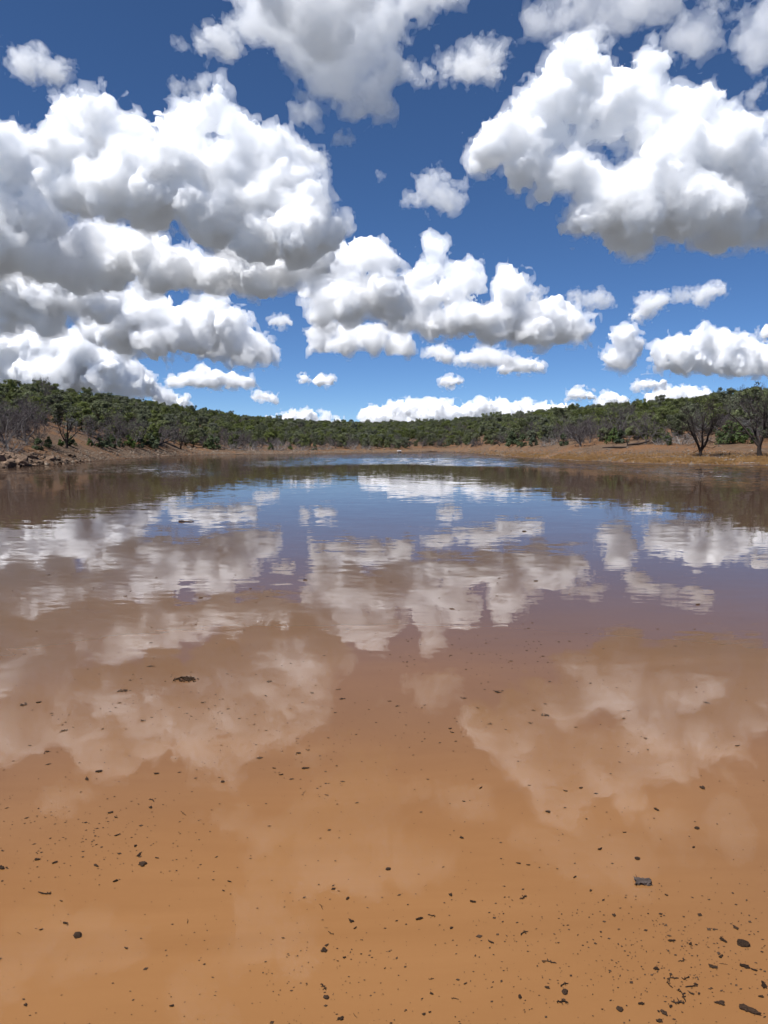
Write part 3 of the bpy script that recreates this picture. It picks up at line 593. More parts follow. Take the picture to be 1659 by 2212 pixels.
def twig_mesh(seed):
    rs = np.random.RandomState(seed); T = Tubes(); p = [np.array((-.5, 0, .01))]
    for i in range(5): p.append(p[-1]+np.array((.2, rs.normal()*.05, 0)))
    T.add(p, [.016, .022, .022, .018, .014, .008], 5); T.add([p[2], p[2]+np.array((.12, .1*rs.choice((-1, 1)), .04))], [.016, .008], 4)
    return T.mesh("floating_twig", DEB)
def flat_mesh(seed):                                 # a raft of small flakes lying almost level
    rs = np.random.RandomState(seed); V = []; F = []; n = 0
    for i in range(13):
        c = np.array((rs.normal()*.26, rs.normal()*.16, .012)); s_ = rs.uniform(.06, .17)
        v = OV*np.array((s_*1.2, s_*.8, .03))@np.array(((1, .3*rs.normal(), 0), (0, 1, 0), (0, 0, 1)))+c; V.append(v); F.append(OF+n); n += 6
    return mesh_np("flake_raft", np.concatenate(V), np.concatenate(F), DEB, False)
KIND = {'chip': ("bark_chip", [chip_mesh(i) for i in range(6)], "bark"), 'clod': ("clod", [clod_mesh(20+i) for i in range(4)], "clod"), 'sprig': ("juniper_sprig", [sprig_mesh(40+i) for i in range(6)], "sprig"), 'clump': ("debris_clump", [clump_mesh(60+i) for i in range(3)], "debris"), 'twig': ("floating_twig", [twig_mesh(70+i) for i in range(4)], "twig"), 'flat': ("flake_raft", [flat_mesh(80+i) for i in range(4)], "debris"), '': ("bark_chip", [chip_mesh(10+i) for i in range(5)], "bark")}
L6 = [(620,795,45,'clump',"rough dark bark clump floating at mid left"),(195,922,45,'sprig',"winged-looking dark juniper sprig floating near the left edge"),(335,1105,38,'clod',"round black clod floating alone at lower left"),(283,1052,22,'chip'),(600,757,28,'chip'),(655,522,30,'sprig'),(1317,383,32,'chip',"flat oval flake left of the picture's middle"),(962,441,20,'clod'),(1410,500,22,'sprig'),(1213,411,16,''),(1183,382,14,''),(1290,317,20,''),(375,430,28,'chip'),(428,396,26,''),(675,406,20,''),(1347,57,24,'flat'),(1476,83,36,'flat'),(620,176,32,'flat'),(205,312,30,'flat'),(275,220,30,'flat'),(100,107,40,'flat'),(168,98,20,''),(6,815,40,'clump',"dark clump cut by the left picture edge"),(505,672,20,''),(585,718,18,''),(415,803,26,''),(500,870,22,''),(237,790,22,''),(160,777,22,''),(677,770,14,''),(990,872,16,''),(965,912,12,''),(1502,945,22,'clod'),(1388,983,44,'twig',"forked bare twig floating left of the lower middle"),(1517,1043,26,'chip'),(1535,1073,16,''),(1403,1170,28,'clump'),(1410,1148,18,''),(1430,1097,28,'sprig'),(1487,1201,14,''),(1395,1327,40,'sprig',"bushy dark sprig above a clod at the lower middle"),(1409,1373,26,'clod'),(1468,1466,30,'clump',"dark clump at the bottom edge left of the middle"),(1537,1452,32,'twig'),(545,1161,18,''),(743,1410,18,''),(110,1406,16,''),(808,1044,32,'twig'),(80,1098,24,'twig'),(178,1080,14,''),(265,957,12,''),(795,577,50,'twig'),(1315,487,34,'twig'),(650,552,18,''),(478,574,22,''),(500,595,16,''),(535,47,44,'flat'),(1165,8,34,'flat'),(880,98,24,'flat')]
L7 = [(1120,877,62,'BIG',"largest grey slab of bark floating at lower right"),(1553,1142,50,'clod',"biggest black clod floating by the right edge"),(1573,1428,66,'chip',"long dark strip of bark in the lower right corner"),(1207,1438,34,'clump'),(1018,1424,28,'clod',"smooth greenish-black clod near the bottom edge"),(1453,1398,36,'chip'),(778,1321,36,'sprig'),(782,1349,34,'clod'),(768,1396,42,'sprig'),(707,1216,50,'sprig',"thick dark sprig floating right of the lower middle"),(605,1097,38,'sprig'),(587,1370,22,'clod'),(153,1034,34,'chip',"angular dark bark flake beside a sprig near the middle"),(203,1017,32,'sprig',"broken dark sprig beside the angular bark flake"),(602,940,38,'sprig'),(383,959,26,'chip'),(287,930,18,''),(825,853,20,''),(893,911,16,''),(993,1018,18,''),(1220,931,14,''),(933,732,24,''),(1095,773,24,'clod',"small round clod just above the largest bark slab"),(1351,641,24,'clod'),(1177,561,26,''),(710,570,28,'clump'),(785,481,16,''),(850,468,18,''),(582,794,20,''),(624,801,14,''),(18,818,24,'clod',"lone small clod right at the picture's middle"),(335,683,18,''),(345,526,14,''),(417,468,16,''),(295,228,18,''),(285,211,16,''),(460,190,28,'flat'),(630,186,28,'flat'),(700,153,42,'flat'),(645,132,24,'flat'),(403,121,22,'flat'),(490,50,50,'flat'),(345,80,26,'flat'),(57,114,24,'flat'),(175,110,18,'flat'),(25,92,20,'flat'),(1395,99,28,'flat'),(1133,254,24,'flat'),(1525,286,16,''),(1375,467,26,''),(1337,724,16,''),(1175,1247,28,'clump'),(1290,1215,28,'sprig'),(1420,1240,32,'chip'),(1560,1240,36,'chip'),(1600,1255,22,''),(1640,1322,38,'chip'),(1240,1288,38,'sprig'),(1235,1318,36,'sprig'),(1310,1291,36,'sprig'),(1330,1322,44,'sprig'),(1290,1358,60,'sprig'),(1272,1392,46,'sprig'),(1110,1401,26,'chip'),(1238,1412,18,''),(1240,1128,24,''),(1323,1142,18,''),(1465,1125,32,'chip'),(1520,1072,24,''),(1455,1197,24,''),(1467,1230,32,'twig'),(1330,1357,18,''),(1360,1357,14,''),(305,1380,24,'sprig'),(205,1357,14,''),(350,1314,14,''),(205,1295,18,'sprig'),(172,1446,14,''),(197,1437,12,''),(705,1330,18,''),(1190,1475,24,''),(290,1073,16,''),(463,1135,22,''),(1630,1370,20,''),(1040,660,14,'')]
ALIKE = {'chip': "dark torn bark flake floating on the muddy water", 'clod': "rounded dark clod floating on the muddy water", 'sprig': "dark broken juniper sprig floating on the muddy water", 'clump': "ragged dark debris clump floating on the muddy water", 'twig': "thin bare twig floating on the muddy water", 'flat': "thin raft of dark flakes lying flat on the water", '': "small dark bark fragment floating on the muddy water"}
rs = np.random.RandomState(77)
for ox, LL in ((0.0, L6), (829.5, L7)):
    for it in LL:
        x, y, wpx, kd = it[:4]; X_, Y2 = ox+x/2, 1468.8+y/2; p = on_water(X_, Y2); rng = math.hypot(p[0], p[1])
        rng = math.sqrt(rng*rng+EYE*EYE); size = wpx*.5/FPX*rng*.88
        lab = it[4] if len(it) > 4 else None
        if kd == 'BIG':
            o = link("floating_bark", None, None, (p[0], p[1], .004), (0, 0, -.12)); tag(o, lab, "bark"); T = Tubes()
            sv = []; nx_, ny_ = 12, 8
            for k in range(2):
                for i in range(nx_):
                    for j in range(ny_):
                        u, v_ = i/(nx_-1)-.5, j/(ny_-1)-.5; e_ = (abs(u) > .44)*.05+(abs(v_) > .4)*.04
                        sv.append((u+.09*v_+rs.normal()*(.012+e_*1.0), v_*.62+rs.normal()*(.01+e_*.9), (.11+.012*math.sin(v_*19+u*3)+rs.normal()*.016) if k == 0 else -.03))
            idn = np.arange(2*nx_*ny_).reshape(2, nx_, ny_); fcs = []
            for i in range(nx_-1):
                for j in range(ny_-1): fcs += [(idn[0, i, j], idn[0, i+1, j], idn[0, i+1, j+1], idn[0, i, j+1]), (idn[1, i, j], idn[1, i, j+1], idn[1, i+1, j+1], idn[1, i+1, j])]
            bd = [(i, 0) for i in range(nx_)]+[(nx_-1, j) for j in range(1, ny_)]+[(i, ny_-1) for i in range(nx_-2, -1, -1)]+[(0, j) for j in range(ny_-2, 0, -1)]
            for q in range(len(bd)):
                a, b_ = bd[q], bd[(q+1) % len(bd)]; fcs.append((idn[0][a], idn[1][a], idn[1][b_], idn[0][b_]))
            link("plate", mesh_np("plate", np.array(sv)*size, np.array(fcs), DEBG, False), o)
            T.add([(-.36*size, .3*size, .08*size), (-.39*size, .38*size, .2*size), (-.42*size, .44*size, .26*size)], [.02*size, .016*size, .008*size], 5); link("stub", T.mesh("stub", DEB), o); continue
        nm, ms, cat = KIND[kd]
        o = link(nm, ms[rs.randint(len(ms))], None, (p[0], p[1], .002), (0, 0, rs.normal()*.7+(3.14 if rs.uniform() < .5 else 0)), (size, size*rs.uniform(.8, 1.5), size*rs.uniform(.8, 1.1)))
        reg = ('near' if Y2 > 1930 else 'middle' if Y2 > 1690 else 'farther')+' '+('left' if X_ < 560 else 'central' if X_ < 1110 else 'right')+' water'
        tag(o, lab or ALIKE[kd].replace('the muddy water', 'the '+reg).replace('on the water', 'on the '+reg), cat, None if lab else "dark floating debris: "+KIND[kd][0].replace('_', ' ')+("s" if kd else " fragments")+" on the "+reg)
# the mound of pebbles breaking the surface, and the two-piece stick farther out
p = on_water(400, 1468); V = []; F = []; n = 0
for i in range(150):
    a = rs.normal()*.034; b_ = rs.normal()*.018; zz_ = .022*math.exp(-(a/.05)**2-(b_/.025)**2)*rs.uniform(.4, 1.05); s_ = rs.uniform(.0035, .008)
    V.append(IV*s_*rs.uniform(.7, 1.2, 3)+np.array((a*1.25, b_*1.5, zz_))); F.append(IF+n); n += len(IV)
md = link("debris_mound", mesh_np("debris_mound", np.concatenate(V), np.concatenate(F), DEB, False), None, p, scale=.9); tag(md, "low mound of dark crumbs breaking the surface at mid left", "debris"); md["kind"] = "thing"
p = on_water(398, 1127); stick("floating_stick", [p+(-.12, 0, .012), p+(-.05, 0, .02), p+(.03, 0, .006), p+(.14, .02, .016), p+(.2, .03, .003)], [.016, .018, .008, .012, .004], DEB, "dark stick afloat far out at left", "stick")
for x, y, lab in ((1133, 1148, "tiny dark flake far out right of the middle"), (1158, 1275-20, "tiny dark speck afloat below the far flake"), (1508, 1150+156, "little dark flake far out near the right edge"), (660, 1253, "little dark speck far out left of the middle")):
    p = on_water(x, y); o = link("bark_chip", KIND[''][1][1], None, (p[0], p[1], .003), (0, 0, .2), .07*np.hypot(p[0], p[1])/12); tag(o, lab, "bark")
# the countless small flecks
m_ = 15000; fx = rs.uniform(-20, 1680, m_); fy = 1230+rs.beta(1.0, .9, m_)*1000
def blob(cx, cy_, sx, sy): return np.exp(-((fx-cx)/sx)**2-((fy-cy_)/sy)**2)
dens = .10+.75*blob(170, 1800, 190, 75)+.9*blob(1480, 2070, 190, 90)+.45*blob(1120, 1420, 260, 70)+.35*blob(600, 1600, 250, 90)+.4*blob(1300, 2050, 300, 120)+.3*blob(330, 1520, 260, 60)+.25*blob(700, 2080, 160, 120)
dens *= .55+.9*(noise2(fx, fy*1.6, 70., 51)+.35)
k_ = rs.uniform(size=m_) < dens; fx, fy = fx[k_], fy[k_]
d = np.stack([pdir(a, b_) for a, b_ in zip(fx, fy)]); tt = -EYE/d[:, 2]; P = np.stack((d[:, 0]*tt, d[:, 1]*tt, np.full(len(tt), .0015)), 1)
L_ = rs.lognormal(1.15, .5, len(tt))/FPX*tt*1.1; S3 = np.stack((L_*.5, L_*rs.uniform(.16, .4, len(tt)), L_*.12), 1)
fm = scatter("floating_flecks", OV, OF, P, S3, rs.normal(size=len(tt))*.5+.35, DEB)
tag(link("floating_flecks", fm), "countless tiny dark flecks sprinkled over the muddy water", "flecks", None, "stuff")
# ================================================================ clouds: closed bodies filled with an even scattering volume
def cloud_mat(name, dens):
    m = bpy.data.materials.new(name); m.use_nodes = True; t = m.node_tree
    for n in list(t.nodes):
        if n.type != 'OUTPUT_MATERIAL': t.nodes.remove(n)
    v = t.nodes.new("ShaderNodeVolumeScatter"); v.inputs["Color"].default_value = (1, 1, 1, 1)
    v.inputs["Density"].default_value = dens; v.inputs["Anisotropy"].default_value = 0.0
    t.links.new(v.outputs[0], [n for n in t.nodes if n.type == 'OUTPUT_MATERIAL'][0].inputs["Volume"])
    m.cycles.homogeneous_volume = True
    return m
CM = {'airy': cloud_mat('cloud_airy', 0.0065), 'core': cloud_mat('cloud_core', 0.004), 'dense': cloud_mat("cloud_dense", 0.040), 'soft': cloud_mat("cloud_soft", 0.013), 'thin': cloud_mat("cloud_thin", 0.0026), 'fringe': cloud_mat("cloud_fringe", 0.0055)}
HBASE = 1500.0
SHELL = 0
CLOUD_GROUP = "white cumulus clouds in the blue sky"
def cloud(circles, ybase, label, mat='dense', Y=None, seed=1, rag=1.0, vox=4.5, deep=0.45, fringe=True, name="cumulus_cloud", kids=11):
    """circles: (x, y, radius) in view pixels of the puffs that make the body; ybase: the view height of its flat base"""
    rs = np.random.RandomState(seed); sz = float(np.clip(np.mean([c[2] for c in circles])/34, .5, 1))
    xm = float(np.mean([c[0] for c in circles]))
    if Y is None:
        d = pdir(xm, ybase); Y = min((HBASE-EYE)/(d[2]/d[1]), 26000.0)
    px = Y/FPX/math.cos(PITCH)                      # metres for one view pixel at this distance
    sp = []
    for (x, y, r) in circles:
        for k in range(2):
            off = rs.uniform(-1, 1)*deep*r*px + (0.45*r*px)*(1 if k else -1)
            p = at(x+rs.uniform(-.12, .12)*r, y+rs.uniform(-.12, .12)*r, Y); p[1] += off
            R = r*px*rs.uniform(.63, .75); sp.append((p, R))
            for j in range(kids):
                a = rs.normal(size=3); a /= np.linalg.norm(a); a[2] = abs(a[2])*.7+a[2]*.3
                r2 = R*rs.uniform(.2, .42); p2 = p+a*(R-.25*r2); sp.append((p2, r2))
                for i in range(3):
                    b = rs.normal(size=3)+a; b /= np.linalg.norm(b); r3 = r2*rs.uniform(.3, .55)
                    if r3 > .8*vox*px: sp.append((p2+b*(r2-.2*r3), r3))
    P = np.array([s[0] for s in sp]); R = np.array([s[1] for s in sp])
    h = vox*px; pad = 8*h
    lo = (P-R[:, None]).min(0)-pad; hi = (P+R[:, None]).max(0)+pad
    zb = at(xm, ybase, Y)[2]
    lo[2] = max(lo[2], zb-9*h)
    n = np.ceil((hi-lo)/h).astype(int)+1
    E = np.zeros(n, np.float32); kk = 1.3*h
    ax = [lo[i]+h*np.arange(n[i]) for i in range(3)]
    for p, r in zip(P, R):
        i0 = np.maximum(0, np.floor((p-r-4.5*kk-lo)/h).astype(int)); i1 = np.minimum(n, np.ceil((p+r+4.5*kk-lo)/h).astype(int)+1)
        if (i1 <= i0).any(): continue
        X, YY, Z = np.ix_(ax[0][i0[0]:i1[0]]-p[0], ax[1][i0[1]:i1[1]]-p[1], ax[2][i0[2]:i1[2]]-p[2])
        d = np.sqrt((X*X+YY*YY+Z*Z).astype(np.float32))
        E[i0[0]:i1[0], i0[1]:i1[1], i0[2]:i1[2]] += np.exp(np.minimum((r-d)/kk, 30))
    f = kk*np.log(E+1e-5)
    f = np.minimum(f, (ax[2]-zb).astype(np.float32)[None, None, :])
    u0 = [((ax[i]-(0, Y, 0)[i])/px).astype(np.float32) for i in range(3)]       # axes in view pixels
    def grid_noise(L, sd):                          # smooth noise on every cell: sampled coarsely, interpolated
        k = max(1, int(L/vox/3.5)); cs = [u[0]+(u[1]-u[0])*k*np.arange(int(math.ceil((len(u)-1)/k))+1) for u in u0]
        a = perlin(np.stack(np.meshgrid(*cs, indexing='ij'), -1).reshape(-1, 3)/L+seed*7.3, sd).reshape([len(c) for c in cs])
        if k == 1: return a
        for i in range(3):
            q = np.arange(n[i])/k; j = np.minimum(np.floor(q).astype(int), a.shape[i]-2); sh = [1, 1, 1]; sh[i] = -1; t = (q-j).astype(np.float32).reshape(sh)
            a = np.take(a, j, i)*(1-t)+np.take(a, j+1, i)*t
        return a
    near = np.nonzero(np.abs(f) < 13*h)             # stir the heap: look the field up at turbulently displaced places
    wv = np.stack(near, 1).astype(np.float32)
    for L, A in ((75*sz, 14*sz), (30*sz, 8*sz)):
        for k in range(3): wv[:, k] += grid_noise(L, seed+40+k)[near]*(A*1.6*rag/vox)*(.75 if k == 2 else 1)
    wv = np.clip(wv, 0, n-1.001).astype(np.float32); w0 = np.minimum(np.floor(wv).astype(np.int32), n-2); wt = wv-w0
    ff = f.ravel(); bi = (w0[:, 0]*n[1]+w0[:, 1])*n[2]+w0[:, 2]; g = np.zeros(len(bi), np.float32)
    for a in (0, 1):
        for b in (0, 1):
            for c in (0, 1):
                g += (wt[:, 0] if a else 1-wt[:, 0])*(wt[:, 1] if b else 1-wt[:, 1])*(wt[:, 2] if c else 1-wt[:, 2])*ff[bi+(a*n[1]+b)*n[2]+c]
    f[near] = g
    ii = np.nonzero(np.abs(f) < 9*h)
    dn = np.zeros(len(ii[0]), np.float32); fr = np.zeros(len(ii[0]), np.float32)
    for o, (L, A) in enumerate(((90, 6), (44, 9), (22, 9.5), (11.5, 7.5), (6.2, 3.6))):
        L *= sz; A *= sz
        if L < 1.75*vox: continue
        if L > 15: q = grid_noise(L, seed+o)[ii]
        else: q = perlin(np.stack([u0[i][ii[i]] for i in range(3)], 1)/L+seed*7.3, seed+o)
        dn += A*rag*(np.abs(q)*2.6-.62); fr += A*1.5*q
    g0 = f[ii].copy(); f[ii] += dn*px
    def close(a): a[0] = a[-1] = -h; a[:, 0] = a[:, -1] = -h; a[:, :, 0] = a[:, :, -1] = -h; return a
    org = at(xm, ybase, Y)
    core = None
    if SHELL and mat == 'dense' and f.max() > 1.6*SHELL*px:
        core = close(f.copy()-.5*SHELL*px); f = np.minimum(f, SHELL*px-f)
    v, fc = surface_net(close(f), lo, h)
    o = link(name, mesh_np(name, v-org, fc, CM[mat]), None, org)
    tag(o, label, "cloud", CLOUD_GROUP)
    if core is not None:
        v, fc = surface_net(core, lo, h); link("core", mesh_np("core", v-org, fc, CM['core']), o)
    if fringe:                                       # the torn, thin vapour round the edge
        f2 = f.copy(); f2[ii] = np.maximum(g0+(-1.5*sz+fr*3.0)*px, g0-7*sz*px); st = 2 if vox > 2.7 else 1
        v, fc = surface_net(close(f2[::st, ::st, ::st].copy()), lo, h*st)
        if len(v): link("fringe", mesh_np("fringe", v-org, fc, CM['fringe']), o)
    return o
def puffs(x0, x1, y0, y1, n, seed, rmin=.25, rmax=.5, top=1.0):
    """puffs heaped along a flat base from x0 to x1, highest in the middle"""
    rs = np.random.RandomState(seed); out = []; H = y1-y0
    for i in range(n):
        t = (i+.5)/n; x = x0+(x1-x0)*t; hh = H*(1-top*abs(2*t-1)**2*.7)*rs.uniform(.75, 1)
        r = min(max(hh*rs.uniform(rmin, rmax), H*.18), (x1-x0)*.5); out.append((x, y1-hh+r, r))
        if hh > 2.2*r: out.append((x+rs.uniform(-.3, .3)*r, y1-r*.8, r*1.1))
        else: out.append((x, y1-r*.5, r))
    return out
exec_clouds = [
 # circles, ybase, label, options
 ([(175,272,55),(232,276,52),(285,310,52),(140,340,56),(175,325,70),(118,395,36),(150,430,40),(425,262,46),(472,250,38),(395,310,50),(522,290,40),(555,325,50),
   (602,335,46),(632,395,55),(672,452,58),(703,500,50),(300,375,80),(400,385,90),(500,390,90),(585,440,80),(250,425,72),(190,420,62),(330,440,70),(455,470,85),(560,500,85),(645,520,80),(640,352,30),(670,345,18)],
  565, "huge white cumulus with two rounded tops filling the upper left sky", dict(seed=3)),
 ([(190,520,50),(260,545,62),(120,560,60),(330,560,60),(390,580,60),(70,540,50),(450,600,50),(560,600,50),(620,590,50),(680,560,50),(520,580,60),(240,590,60),(340,600,50),(150,600,50)],
  640, "long grey-based cloud under the huge upper left cumulus", dict(seed=8)),
 ([(20,350,70),(-40,340,80),(60,400,70),(30,450,80),(90,480,50),(-40,470,90),(0,540,80),(60,560,60),(-70,560,80)],
  610, "bulging white cloud cut off by the upper left picture edge", dict(seed=5)),
 ([(40,650,55),(110,650,50),(180,650,45),(-30,650,60),(220,670,40),(90,690,45),(10,690,45),(60,610,60),(150,615,52),(-20,610,70),(215,640,40)],
  722, "flat lavender-grey cloud low beside the left picture edge", dict(seed=6)),
 ([(280,690,45),(330,680,48),(250,730,40),(390,720,50),(440,740,48),(480,690,34),(500,715,42),(530,750,42),(560,770,32),(340,740,50),(460,672,28),(220,720,40),(300,665,40),(375,700,40)],
  782, "cumulus with a stubby turret above the left hillside", dict(seed=7)),
 (puffs(-60,300,725,850,9,4)+[(30,755,55),(105,755,50),(180,775,48),(245,800,42),(-40,760,60)], 852, "heaped white cloud bank just above the left hill", dict(seed=9)),
 (puffs(360,552,796,836,6,5), 836, "small flat cloud under the stubby turret cumulus", dict(seed=10, vox=3)),
 ([(318,828,20),(302,842,16),(335,845,14),(350,858,14)], 868, "little bright puff between left hillside and cloud bank", dict(seed=11, vox=2.6)),
 ([(690,590,42),(740,570,48),(800,560,40),(840,570,32),(700,640,48),(760,640,55),(830,640,52),(690,690,26),(740,680,40),(860,660,40)],
  705, "rounded cloud adjoining the huge cumulus near the picture centre", dict(seed=12)),
 ([(905,610,28),(940,590,22),(1000,590,24),(1010,620,24),(980,640,40),(920,650,42),(870,690,42),(930,700,42),(1000,690,42),(1050,700,38),(940,548,16),(928,535,10)],
  745, "ragged cloud with torn wispy turrets right of the centre", dict(seed=13, rag=1.35)),
 ([(1100,612,32),(1105,650,42),(1085,690,48),(1140,700,52),(1195,690,40),(1225,705,42),(1250,715,28),(1060,720,40),(1170,720,40)],
  746, "cumulus with one tall tower like a thumb", dict(seed=14)),
 (puffs(660,900,690,765,4,15)+[(700,715,24),(860,745,20)], 765, "shredded low cloud beneath the rounded central cloud", dict(seed=15, mat='soft', rag=1.6)),
 ([(560,20,50),(600,60,62),(540,70,32),(660,40,70),(730,30,80),(650,110,60),(720,110,75),(790,90,70),(830,30,60),(900,0,50),(690,180,40),(740,190,52),(800,190,48),(840,150,40),(820,225,32),(660,240,24),(770,240,26),(650,-30,70),(780,-30,70),(900,-30,50),(960,-20,40)],
  296, "large bright cumulus hanging from the top picture edge", dict(seed=16, rag=1.45, mat='airy', deep=.3)),
 ([(1040,130,42),(1070,140,32),(1000,140,36),(960,150,26),(920,160,20),(890,165,16)], 186, "slim spindle-shaped cloud joined to the top cumulus", dict(seed=17, mat='soft', rag=1.2, vox=3)),
 ([(1250,108,42),(1230,160,58),(1270,170,58),(1180,225,50),(1140,240,34),(1300,220,40),(1060,320,45),(1100,300,50),(1150,330,58),(1050,345,38),(1130,370,40),(1345,190,34),(1400,160,34),(1410,150,26),(1365,225,52),
   (1440,230,50),(1500,250,55),(1545,270,45),(1560,330,75),(1620,390,70),(1250,300,30),(1310,290,28),(1390,300,40),(1450,360,80),(1310,430,80),(1260,480,40),(1370,470,80),(1480,450,90),(1580,470,80),(1700,440,90),(1225,380,55),(1200,285,42),(1330,250,45),(1400,400,80),(1255,235,42),(1180,400,30)],
  530, "massive cumulus with a ragged hole filling the right sky", dict(seed=18)),
 ([(1200,30,34),(1260,20,40),(1320,15,48),(1380,20,36),(1150,55,24),(1440,0,40),(1300,-30,50),(1400,-30,50)], 86, "thin torn cloud along the top picture edge above the massive cumulus", dict(seed=19, mat='thin', rag=1.8)),
 ([(1480,80,36),(1510,95,30),(1455,90,20)], 132, "hazy round puff near the top right corner", dict(seed=20, mat='thin', rag=1.6)),
 ([(1640,70,36),(1655,110,36),(1625,130,26),(1660,30,30)], 166, "upright hazy cloud in the top right corner", dict(seed=21, mat='thin', rag=1.6)),
 ([(1560,20,28),(1590,40,22),(1540,-10,30)], 70, "faint vapour streak near the top right corner", dict(seed=22, mat='fringe', rag=2, fringe=False)),
 ([(42,134,32),(78,126,27),(106,152,25),(66,152,27),(140,152,13)], 190, "small lone fleecy cloud in the upper left corner", dict(seed=23, mat='soft', rag=1.3, vox=3)),
 ([(462,80,28),(480,100,30),(440,98,20),(500,115,18)], 130, "ragged tuft just left of the top cumulus", dict(seed=24, mat='soft', rag=1.4, vox=3)),
 ([(380,92,16),(395,102,14)], 120, "dim grey shred left of the ragged tuft", dict(seed=25, mat='fringe', rag=1.2, vox=2.6, fringe=False)),
 ([(383,180,10),(430,190,14),(415,195,10),(380,195,8)], 216, "torn white shreds above the huge cumulus", dict(seed=26, mat='thin', rag=1.2, vox=2.6)),
 ([(940,380,20),(920,410,26),(960,430,26),(985,445,20),(895,440,16),(1000,400,14)], 466, "tattered wisp alone in the blue between two great clouds", dict(seed=27, mat='thin', rag=2.5, vox=2.8)),
 ([(1395,670,26),(1420,655,22),(1375,680,16)], 698, "fuzzy diagonal puff right of the towering cumulus", dict(seed=28, mat='soft', rag=1.3, vox=2.6)),
 ([(1525,640,18),(1550,633,16),(1510,650,12)], 668, "small frayed cloud right of the fuzzy diagonal puff", dict(seed=29, mat='soft', rag=1.3, vox=2.6)),
 ([(1265,648,12),(1290,645,15),(1310,652,10),(1235,640,9)], 662, "frayed streak just above the towering cumulus shoulder", dict(seed=30, mat='thin', rag=1.1, vox=2.6)),
 ([(1465,640,9),(1480,637,9)], 648, "tiny shred between two frayed clouds at right", dict(seed=45, mat='thin', rag=.9, vox=2.4)),
 ([(1340,735,24),(1355,755,28),(1325,775,22),(1370,745,18),(1355,778,22)], 797, "upright fluffy cloud standing alone right of the thumb cumulus", dict(seed=31, vox=2.8)),
 (puffs(1408,1700,712,808,8,32,.25,.42,.6)+[(1515,735,26),(1470,750,28),(1560,755,36),(1620,770,30)], 810, "broad heaped cumulus low beside the right picture edge", dict(seed=32, vox=3)),
 ([(1655,722,14),(1668,718,14)], 735, "tiny round puff at the right picture edge", dict(seed=33, vox=2.4)),
 (puffs(1080,1174,774,804,5,34), 804, "flat lens-shaped cloud below the thumb cumulus", dict(seed=34, vox=2.4)),
 (puffs(990,1108,748,790,5,35), 786, "ragged flat cloud left of the lens-shaped one", dict(seed=35, vox=2.6, mat='soft', rag=1.3)),
 ([(950,765,18),(965,775,16),(930,760,12)], 792, "torn fragment hanging under the ragged central cloud", dict(seed=36, vox=2.4, mat='soft', rag=1.3)),
 ([(735,742,13),(718,748,9),(750,738,9)], 757, "tiny puff under the central cloud", dict(seed=37, vox=2.2, mat='soft')),
 (puffs(585,626,684,703,3,38), 703, "tiny grey puff beside the stubby turret cumulus", dict(seed=38, vox=2.4, mat='soft')),
 (puffs(676,722,810,832,3,39)+[(655,822,7)], 832, "small flat-based puff with a trailing tip above the far hill", dict(seed=39, vox=2.2)),
 (puffs(545,596,849,866,3,40), 866, "tiny lens cloud low above the left hill's end", dict(seed=40, vox=2.0)),
 (puffs(950,995,813,832,3,41), 832, "tiny lone puff low in the centre sky", dict(seed=41, vox=2.0)),
 (puffs(1228,1281,840,861,3,42), 861, "small oval puff low above the right hill", dict(seed=42, vox=2.0)),
 (puffs(1366,1436,822,838,4,43), 838, "thin stretched cloudlet under the broad heaped cumulus", dict(seed=43, vox=2.0)),
 (puffs(1290,1352,844,880,3,44), 885, "white puff rising behind the right hill crest", dict(seed=44, vox=2.2)),
 (puffs(1395,1548,826,880,6,46), 885, "bright cloud heap resting on the right hill crest", dict(seed=46, vox=2.4)),
 (puffs(570,745,884,925,6,47), 930, "low white cloud peeping over the far hill on the left", dict(seed=47, vox=2.4)),
 (puffs(785,1230,858,925,15,48,.25,.45,.3), 930, "long white cloud bank along the horizon behind the far hill", dict(seed=48, vox=2.8)),
 ([(735,302,10),(752,306,8)], 318, "small grey shred below the top cumulus", dict(seed=62, mat='thin', rag=1.3, vox=2.4)),
 ([(815,374,9),(828,379,7)], 390, "tiny wisp left of the tattered wisp", dict(seed=63, mat='fringe', rag=1.3, vox=2.4, fringe=False)),
 ([(1570,528,14),(1600,524,13),(1640,527,14),(1665,524,12)], 545, "frayed white shreds under the massive right cumulus", dict(seed=64, mat='soft', rag=1.4, vox=2.6)),
 ([(1390,545,13),(1405,535,10),(1378,554,8)], 566, "thin tail hanging below the massive right cumulus", dict(seed=65, mat='thin', rag=1.4, vox=2.4)),
 ([(1632,205,12),(1622,228,12),(1645,190,8)], 250, "upright wisp beside the massive cumulus at the right edge", dict(seed=66, mat='thin', rag=1.7, vox=2.4)),
 ([(690,350,14),(665,340,16),(640,315,14)], 372, "torn wisps off the huge cumulus's right shoulder", dict(seed=67, mat='thin', rag=1.8, vox=2.6)),
 ([(1150,652,15),(1158,632,11)], 680, "wispy tuft right beside the thumb tower", dict(seed=68, mat='thin', rag=1.6, vox=2.4)),
 (puffs(330,410,846,880,3,49), 885, "small puff low behind the left hillside", dict(seed=49, vox=2.2)),
]
def mir(cs): return [(*mirrored(x, y), r) for x, y, r in cs]
exec_clouds += [                                     # two more that only the water shows, higher than the picture reaches
 (mir([(700,1800,80),(760,1870,75),(640,1850,75),(575,1905,65),(560,1990,75),(640,2040,65),(480,2060,55),(420,2140,75),(450,2200,80)]), mirrored(600, 1740)[1], "pale cloud mirrored in the muddy foreground left of the middle", dict(seed=60, vox=5, mat='soft')),
 (mir([(80,2010,85),(180,2020,75),(270,2040,55),(20,2080,70)]), mirrored(100, 1930)[1], "pale cloud mirrored in the lower left water", dict(seed=61, vox=5, mat='soft')),
]
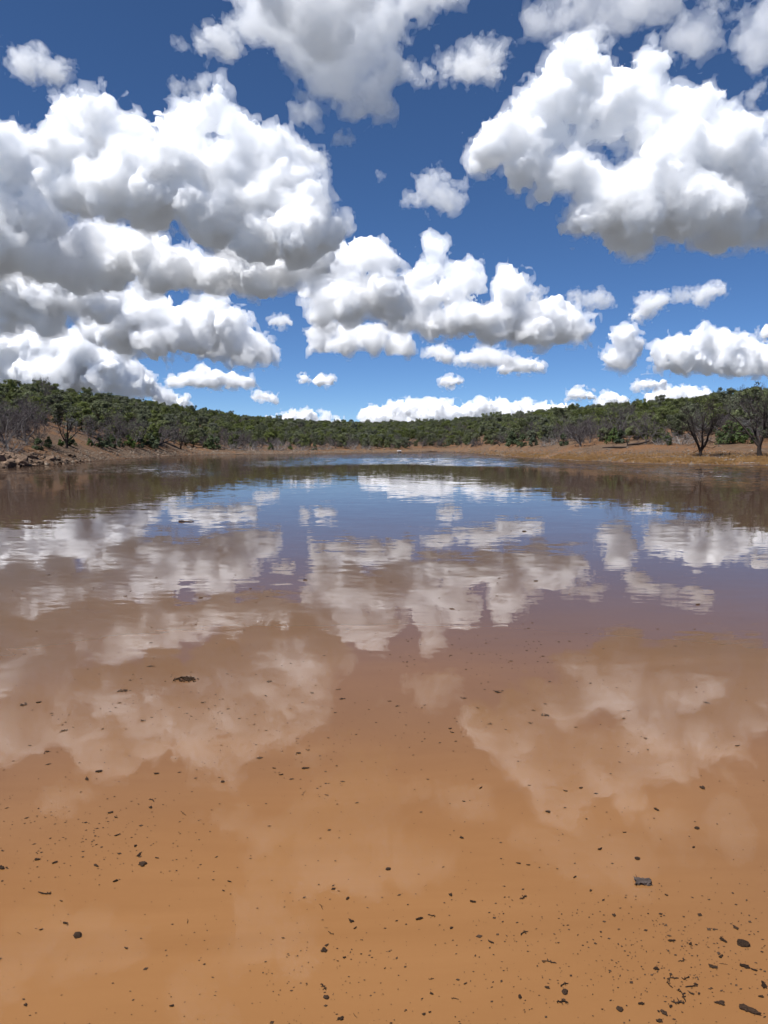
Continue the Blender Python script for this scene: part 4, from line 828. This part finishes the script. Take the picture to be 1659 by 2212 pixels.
for c, yb, lab, kw in exec_clouds: cloud(c, yb, lab, **kw)
